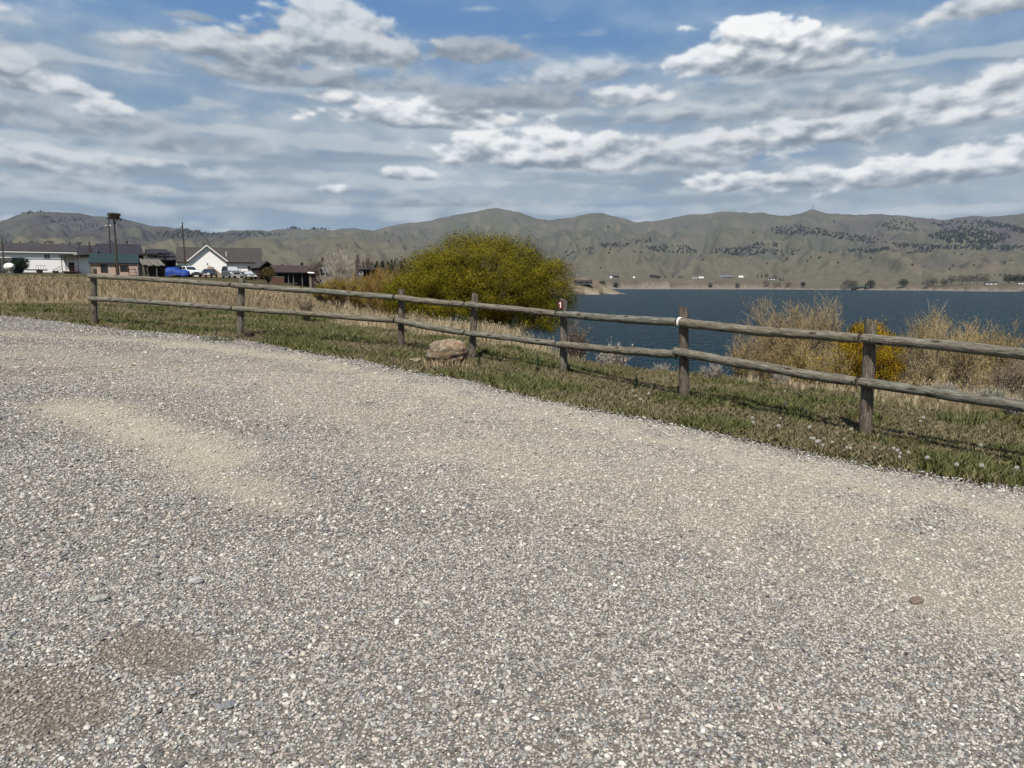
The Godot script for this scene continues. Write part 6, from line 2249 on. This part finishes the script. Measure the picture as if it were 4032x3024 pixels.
func build_yard() -> void:
	var d := 84.0
	var o := pole("nest_pole", "tall wooden pole carrying a big stick nest on a platform", 466, 1094, 862, d, 0.12)
	var b := o.position
	var h := at(466, 862, d).y - b.y
	beamed(o, "brace", M.pole, Vector3(0.05, h - 0.7, 0.1), Vector3(0.45, h - 0.05, 0.1), 0.06, 0.06)
	var mb := MB.new()
	mb.box(Vector3(-0.58, h - 0.02, -0.55), Vector3(0.64, h + 0.07, 0.55))
	part(mb, "platform", M.darkwood, o)
	mb = MB.new()
	for k in 700:
		var an := rng.randf() * TAU
		var t := rng.randf()
		var rr := lerpf(0.46, 0.60, t) * sqrt(rng.randf_range(0.2, 1.0))
		var p := Vector3(cos(an) * rr + 0.04, h + 0.10 + t * 0.5, sin(an) * rr)
		var dirn := Vector3(-sin(an) + rng.randf_range(-0.7, 0.7), rng.randf_range(-0.35, 0.35), cos(an) + rng.randf_range(-0.7, 0.7)).normalized() * rng.randf_range(0.15, 0.36)
		mb.beam(p - dirn, p + dirn, 0.03, 0.025)
	for k in 14: mb.beam(Vector3(0.5, h + 0.2 + 0.02 * k, 0.2), Vector3(0.75 + rng.randf() * 0.2, h - rng.randf() * 0.4, 0.2), 0.02, 0.02)
	one(mb, "stick_nest", "bulky brown stick nest on top of the tall pole", "nest", M.nest, Transform3D(Basis(), b))
	o = pole("utility_pole", "utility pole with insulators just left of the nest pole", 437, 1060, 862, 112, 0.12, 0.25)
	b = o.position
	h = at(437, 862, 112.0).y - b.y
	beamed(o, "crossarm", M.pole, Vector3(-0.3, h - 1.3, 0), Vector3(0.6, h - 1.1, 0), 0.09, 0.1)
	for q in [-0.25, 0.3, 0.5]: boxed(o, "insulator", M.pipe, Vector3(q - 0.05, h - 1.1, -0.05), Vector3(q + 0.05, h - 0.85, 0.05))
	var top_a := b + Vector3(0.25, h - 1.5, 0)
	var o2 := pole("utility_pole", "utility pole rising over the white gabled house's left roof", 731, 1080, 876, 116, 0.13, 0.0)
	o2.set_meta("label", "utility pole standing before the white gabled house's left roof")
	h = at(731, 876, 116.0).y - o2.position.y
	mb = MB.new()
	mb.tube(PackedVector3Array([Vector3(-0.2, h - 1.2, 0.05), Vector3(-0.2, h - 0.6, 0.05)]), PackedFloat32Array([0.14, 0.14]), 8)
	part(mb, "transformer", M.roof_grey, o2)
	wire_run("service wire falling from the utility pole to the gabled house roof", top_a, at(640, 985, 122), 0.6)
	pole("grey_pole", "slim grey pole before the dark camper at the left edge", 17, 1072, 940, 98, 0.10, 0.12)
	pole("short_pole", "short dark pole between white house wing and pink cabin", 362, 1090, 953, 92, 0.12)
	pole("thin_post", "thin bare post behind the short dark pole", 370, 1090, 975, 100, 0.07)
	pole("yard_post", "thin post standing between dirt pile and old van", 882, 1092, 1062, 112, 0.06)
	# propane tank
	d = 98.0
	b = base_at(38, 1072, d)
	h = 0.62
	o = thing("propane_tank", "white propane tank beside the juniper bush", "tank", Transform3D(Basis(Vector3.UP, 0.9), b))
	mb = MB.new()
	var pts := PackedVector3Array()
	var rr := PackedFloat32Array()
	for k in 13:
		var t := k / 12.0 * PI
		pts.append(Vector3(0, 0.85, -cos(t) * 1.1 if k != 6 else 0.0))
		rr.append(maxf(0.02, 0.55 * pow(maxf(sin(t), 0.0), 0.45)))
	mb.tube(pts, rr, 14)
	part(mb, "vessel", M.tank, o)
	for q in [-0.6, 0.6]: boxed(o, "saddle", M.concrete, Vector3(-0.3, -0.1, q - 0.1), Vector3(0.3, 0.36, q + 0.1))
	# utility trailer
	d = 103.0
	b = base_at(150, 1074, d)
	o = thing("utility_trailer", "small black utility trailer with mesh tailgate by the white house", "trailer", Transform3D(Basis(Vector3.UP, 0.45), b))
	boxed(o, "bed", M.iron, Vector3(-1.3, 0.42, -0.7), Vector3(1.1, 0.56, 0.7))
	for q in [-0.1, 0.2, 0.5, 0.8, 1.1]: beamed(o, "gate_bar", M.iron, Vector3(q, 0.56, 0.72), Vector3(q, 1.12, 0.72), 0.03, 0.03)
	beamed(o, "gate_top", M.iron, Vector3(-0.12, 1.13, 0.72), Vector3(1.12, 1.13, 0.72), 0.04, 0.04)
	beamed(o, "tongue", M.iron, Vector3(-1.3, 0.48, 0), Vector3(-2.3, 0.42, 0), 0.08, 0.08)
	for q in [-0.82, 0.72]:
		mb = MB.new()
		mb.tube(PackedVector3Array([Vector3(0.2, 0.3, q), Vector3(0.2, 0.3, q + 0.12)]), PackedFloat32Array([0.3, 0.3]), 14)
		part(mb, "wheel", M.tyre, o)
	# dirt pile
	d = 116.0
	b = base_at(828, 1095, d)
	mb = MB.new()
	var U := 40
	var V := 14
	var idx := PackedInt32Array()
	for j in V + 1:
		for i in U + 1:
			var an := TAU * (i % U) / U
			var t := float(j) / V
			var p := Vector3(cos(an) * 2.3 * t, 0, sin(an) * 1.8 * t)
			p.y = 1.85 * pow(maxf(1.0 - t, 0.0), 1.15) + n_rock.get_noise_2d(p.x * 1.4, p.z * 1.4) * 0.5 * (1.0 - t * 0.6) - 0.1
			mb.vert(p + Vector3(0.15, 0, 0), Vector3.UP)
	for j in V:
		for i in U:
			var q := j * (U + 1) + i
			idx.append_array(PackedInt32Array([q, q + 1, q + U + 1, q + 1, q + U + 2, q + U + 1]))
	smooth(mb, idx, Vector3(0, -3, 0))
	one(mb, "dirt_pile", "heap of tan dirt against the white gable wall", "dirt pile", M.dirt, Transform3D(Basis(), b))
	# scrap heap
	d = 105.0
	b = base_at(675, 1094, d)
	o = thing("scrap_lumber", "low heap of grey scrap lumber in front of the tarped car", "lumber", Transform3D(Basis(), b))
	for k in 11:
		var a := Vector3(rng.randf_range(-0.6, 0.4), 0.06 + 0.045 * k * 0.8, rng.randf_range(-0.4, 0.4))
		beamed(o, "board", M.oldwood if k % 3 else M.darkwood, a, a + Vector3(rng.randf_range(0.4, 1.0), rng.randf_range(-0.05, 0.12), rng.randf_range(-0.4, 0.4)), 0.16, 0.05)
	build_vehicles()

func loft(mb: MB, rows: Array) -> void:  # rows of equal rings, joined and capped
	for j in rows.size() - 1:
		var a: Array = rows[j]
		var b: Array = rows[j + 1]
		for i in a.size():
			var k := (i + 1) % a.size()
			mb.quad(a[i], a[k], b[k], b[i])
	for e in [0, rows.size() - 1]:
		var a: Array = rows[e]
		var m := Vector3.ZERO
		for p: Vector3 in a: m += p / a.size()
		for i in a.size():
			var k := (i + 1) % a.size()
			if e == 0: mb.tri(m, a[k], a[i])
			else: mb.tri(m, a[i], a[k])

func ring(z: float, hw: float, y0: float, y1: float, ch: float) -> Array:  # chamfered rectangle, anticlockwise seen from the front (+z)
	return [Vector3(-hw + ch * 0.5, y0, z), Vector3(hw - ch * 0.5, y0, z), Vector3(hw, y0 + ch * 0.5, z), Vector3(hw, y1 - ch, z), Vector3(hw - ch, y1, z), Vector3(-hw + ch, y1, z), Vector3(-hw, y1 - ch, z), Vector3(-hw, y0 + ch * 0.5, z)]

# front of the vehicle looks along +z
func vehicle(called: String, label: String, category: String, p: Vector3, turn: float, L: float, W: float, H: float, belt: float, cab: Array, paint: Material, glass: Material, two_tone: Material = null, round_ := false) -> Node3D:
	var o := thing(called, label, category, Transform3D(Basis(Vector3.UP, turn), p))
	var hw := W / 2
	var mb := MB.new()
	var f := L / 2
	var nose := 0.80 if not round_ else 0.62
	loft(mb, [ring(-f, hw * 0.80, 0.42, belt * 0.86, 0.10), ring(-f + 0.12, hw * 0.93, 0.30, belt * 0.96, 0.10), ring(-f + 0.6, hw, 0.26, belt, 0.10), ring(0.0, hw, 0.25, belt, 0.08), ring(f - 1.0, hw * (1.0 if not round_ else 0.9), 0.26, belt * 0.98, 0.12), ring(f - 0.15, hw * 0.95 * (1.0 if not round_ else 0.8), 0.30, belt * (0.90 if not round_ else 0.85), 0.14), ring(f, hw * nose, 0.38, belt * 0.78, 0.12)])
	var body := part(mb, "body", paint, o)
	# greenhouse: cab = [rear belt z, front belt z, rear roof z, front roof z]
	var a := hw * 0.93
	var r := hw * 0.76
	var B := [Vector3(-a, belt - 0.02, cab[1]), Vector3(a, belt - 0.02, cab[1]), Vector3(a, belt - 0.02, cab[0]), Vector3(-a, belt - 0.02, cab[0])]
	var T := [Vector3(-r, H - 0.06, cab[3]), Vector3(r, H - 0.06, cab[3]), Vector3(r, H - 0.06, cab[2]), Vector3(-r, H - 0.06, cab[2])]
	var C := []
	for q in 4: C.append(Vector3(T[q].x * 0.84, H, lerpf(T[q].z, (cab[2] + cab[3]) / 2, 0.14)))
	mb = MB.new()
	mb.hexa([B[0], B[1], B[2], B[3], T[0], T[1], T[2], T[3]])
	mb.hexa([T[0], T[1], T[2], T[3], C[0], C[1], C[2], C[3]])
	part(mb, "cab", two_tone if two_tone else paint, o)
	for s in 4:
		var p0: Vector3 = B[s]
		var p1: Vector3 = B[(s + 1) % 4]
		var q1: Vector3 = T[(s + 1) % 4]
		var q0: Vector3 = T[s]
		var cuts := [[0.07, 0.93]] if s % 2 == 0 else [[0.06, 0.48], [0.52, 0.94]]
		for c in cuts:
			var e := func(u: float, v: float) -> Vector3: return p0.lerp(p1, u).lerp(q0.lerp(q1, u), v)
			var nn := (p1 - p0).cross(q0 - p0).normalized() * 0.014
			mb = MB.new()
			mb.slab(e.call(c[0], 0.14) + nn, e.call(c[1], 0.14) + nn, e.call(c[1], 0.93) + nn, e.call(c[0], 0.93) + nn, 0.012)
			part(mb, "windshield" if s == 0 else ("rear_window" if s == 2 else "side_window"), glass if s == 0 else M.glass, o)
	for sx in [-1.0, 1.0]:
		for z in [f - 0.78, -f + 0.75]:
			mb = MB.new()
			var x0: float = sx * (hw - 0.17)
			var x1: float = sx * (hw + 0.012)
			mb.tube(PackedVector3Array([Vector3(x0, 0.32, z), Vector3(x1 - sx * 0.03, 0.32, z), Vector3(x1, 0.32, z)]), PackedFloat32Array([0.32, 0.32, 0.28]), 16)
			var wheel := part(mb, "wheel", M.tyre, o)
			mb = MB.new()
			mb.tube(PackedVector3Array([Vector3(x1 + sx * 0.001, 0.32, z), Vector3(x1 + sx * 0.018, 0.32, z)]), PackedFloat32Array([0.2, 0.17]), 14)
			part(mb, "rim", M.rim, wheel)
		mb = MB.new()
		var lx: float = sx * hw * (0.62 if not round_ else 0.58)
		mb.box(Vector3(lx - 0.14, belt * 0.60, f - 0.07), Vector3(lx + 0.14, belt * 0.60 + 0.15, f + 0.025))
		part(mb, "headlight", M.lamp, body)
		mb = MB.new()
		mb.box(Vector3(sx * (hw + 0.16) - 0.09, belt + 0.02, cab[1] - 0.35), Vector3(sx * (hw + 0.16) + 0.09, belt + 0.17, cab[1] - 0.28))
		mb.beam(Vector3(sx * (hw - 0.02), belt - 0.04, cab[1] - 0.32), Vector3(sx * (hw + 0.1), belt + 0.05, cab[1] - 0.32), 0.04, 0.04)
		part(mb, "mirror", paint, o)
	mb = MB.new()
	mb.box(Vector3(-hw * 0.42, belt * 0.56, f - 0.05), Vector3(hw * 0.42, belt * 0.74, f + 0.02))
	part(mb, "grille", M.iron, body)
	mb = MB.new()
	mb.box(Vector3(-hw * 0.9, 0.36, f - 0.08), Vector3(hw * 0.9, 0.50, f + 0.07))
	part(mb, "bumper", M.chrome if called != "white_car" else M.iron, body)
	return o

func facing(p: Vector3, turn: float) -> float:
	return atan2(-p.x, -p.z) + turn

func build_vehicles() -> void:
	var p := base_at(748, 1095, 108)
	vehicle("white_car", "white modern crossover car parked next to the blue tarp", "car", p, facing(p, 0.45), 4.4, 1.86, 1.62, 0.98, [-1.95, 0.95, -1.35, 0.15], M.car_white, M.glass)
	p = base_at(724, 1090, 113)
	vehicle("dark_green_car", "dark green car half hidden behind the white crossover", "car", p, facing(p, 0.35), 4.6, 1.85, 1.78, 1.02, [-1.9, 0.9, -1.3, 0.1], M.car_green, M.glass)
	p = base_at(822, 1094, 110)
	vehicle("black_car", "black sedan parked in front of the dirt pile", "car", p, facing(p, -0.25), 4.4, 1.74, 1.28, 0.82, [-1.6, 0.75, -1.0, -0.05], M.car_black, M.glass)
	p = base_at(914, 1099, 106)
	vehicle("old_van", "old dark grey van with pale bumper facing the field", "van", p, facing(p, 0.30), 4.5, 1.92, 1.78, 1.02, [-2.1, 0.85, -1.9, 0.25], M.car_grey, M.pale_glass)
	p = base_at(979, 1100, 105)
	vehicle("classic_car", "small rounded grey classic car behind the second fence post", "car", p, facing(p, 0.25), 3.9, 1.58, 1.18, 0.74, [-1.5, 0.55, -0.95, -0.15], M.car_dull, M.pale_glass, null, true)
	# covered car
	p = base_at(690, 1091, 106)
	var o := thing("tarped_car", "car covered with a crumpled bright blue tarp", "covered car", Transform3D(Basis(Vector3.UP, facing(p, 1.15)), p))
	var mb := MB.new()
	var prof := [[-2.2, 0.55, 0.65], [-2.05, 0.95, 0.85], [-1.3, 1.08, 0.95], [-0.95, 1.42, 0.85], [0.15, 1.48, 0.82], [0.65, 1.12, 0.95], [1.6, 1.0, 0.92], [2.05, 0.85, 0.8], [2.2, 0.5, 0.6]]
	var N := 26
	var idx := PackedInt32Array()
	var rowsn := 33
	for j in rowsn:
		var s := float(j) / (rowsn - 1) * (prof.size() - 1)
		var i0 := mini(int(s), prof.size() - 2)
		var t := s - i0
		var z := lerpf(prof[i0][0], prof[i0 + 1][0], t)
		var h := lerpf(prof[i0][1], prof[i0 + 1][1], t)
		var w := lerpf(prof[i0][2], prof[i0 + 1][2], t)
		for i in N + 1:
			var an := PI * i / N
			var x := cos(an) * w * (1.0 + 0.1 * (1.0 - sin(an)))
			var y := 0.16 + (h - 0.16) * pow(maxf(sin(an), 0.0), 0.42)
			var q := Vector3(x, y, z)
			var fold := n_rock.get_noise_3d(x * 1.5, y * 0.7, z * 2.2) * 0.10 * (1.2 - 0.5 * sin(an))
			mb.vert(q + Vector3(cos(an), sin(an), 0) * fold, Vector3.UP)
	for j in rowsn - 1:
		for i in N:
			var q := j * (N + 1) + i
			idx.append_array(PackedInt32Array([q, q + 1, q + N + 1, q + 1, q + N + 2, q + N + 1]))
	smooth(mb, idx, Vector3(0, 0.4, 0))
	part(mb, "tarp", M.tarp, o)
	for sx in [-0.78, 0.62]:
		for z in [-1.4, 1.4]:
			mb = MB.new()
			mb.tube(PackedVector3Array([Vector3(sx, 0.31, z), Vector3(sx + 0.16, 0.31, z)]), PackedFloat32Array([0.31, 0.31]), 14)
			part(mb, "wheel", M.tyre, o)
	p = base_at(1491, 1088, 178)
	o = thing("white_truck", "white truck with black open rear far behind the thicket", "truck", Transform3D(Basis(Vector3.UP, facing(p, -1.0)), p))
	boxed(o, "cab", M.car_white, Vector3(-0.95, 0.45, 0.8), Vector3(0.95, 2.15, 2.4))
	boxed(o, "windshield", M.glass, Vector3(-0.8, 1.25, 2.401), Vector3(0.8, 2.0, 2.43))
	boxed(o, "cargo_box", M.car_white, Vector3(-1.05, 0.6, -2.6), Vector3(1.05, 2.4, 0.75))
	boxed(o, "opening", M.iron, Vector3(1.051, 0.8, -2.3), Vector3(1.08, 2.2, 0.2))
	for sx in [-1.0, 0.75]:
		for z in [-1.7, 1.6]:
			mb = MB.new()
			mb.tube(PackedVector3Array([Vector3(sx, 0.42, z), Vector3(sx + 0.25, 0.42, z)]), PackedFloat32Array([0.42, 0.42]), 14)
			part(mb, "wheel", M.tyre, o)
	p = base_at(1474, 1091, 172)
	vehicle("red_car", "low red car parked before the far white truck", "car", p, facing(p, 1.2), 4.2, 1.7, 1.25, 0.8, [-1.5, 0.7, -0.9, 0.0], M.car_red, M.glass)

func _ready() -> void:
	rng.seed = 20240
	var t0 := Time.get_ticks_msec()
	var cam := Camera3D.new()
	cam.name = "camera"
	cam.fov = rad_to_deg(2.0 * atan(CY / FOC))
	cam.position = Vector3(0, EYE, 0)
	cam.rotation_degrees = Vector3(-PITCH, 0, 0)
	cam.near = 0.05
	cam.far = 12000.0
	cam.current = true
	add_child(cam)
	var env := Environment.new()
	env.background_mode = Environment.BG_SKY
	env.sky = make_sky()
	env.background_energy_multiplier = 0.8
	env.tonemap_mode = Environment.TONE_MAPPER_LINEAR
	env.tonemap_exposure = 1.2
	env.fog_enabled = true
	env.fog_density = 0.00005
	env.fog_light_color = Color(0.72, 0.80, 0.88)
	env.sdfgi_enabled = true
	env.ssao_enabled = true
	env.ssil_enabled = true
	var we := WorldEnvironment.new()
	we.name = "environment"
	we.environment = env
	add_child(we)
	var sun := DirectionalLight3D.new()
	sun.name = "sun"
	var a := deg_to_rad(SUN_AZ)
	var e := deg_to_rad(SUN_EL)
	sun.look_at_from_position(Vector3.ZERO, -Vector3(-sin(a) * cos(e), sin(e), cos(a) * cos(e)), Vector3.UP)
	sun.light_energy = 1.5
	sun.light_color = Color(1.0, 0.965, 0.91)
	sun.light_angular_distance = 0.53
	sun.shadow_enabled = true
	add_child(sun)
	print("sky ", Time.get_ticks_msec() - t0)
	make_materials()
	setup_land()
	print("setup ", Time.get_ticks_msec() - t0)
	build_land()
	print("land ", Time.get_ticks_msec() - t0)
	build_lot()
	print("lot ", Time.get_ticks_msec() - t0)
	build_houses()
	build_far_houses()
	print("houses ", Time.get_ticks_msec() - t0)
	build_willow()
	build_shrubs()
	print("shrubs ", Time.get_ticks_msec() - t0)
	build_far_trees()
	print("far trees ", Time.get_ticks_msec() - t0)
	build_fence()
	build_yard()
	build_roadside()
	print("things ", Time.get_ticks_msec() - t0)
	build_gravel()
	print("gravel ", Time.get_ticks_msec() - t0)
	plant_grass()
	print("grass ", Time.get_ticks_msec() - t0)
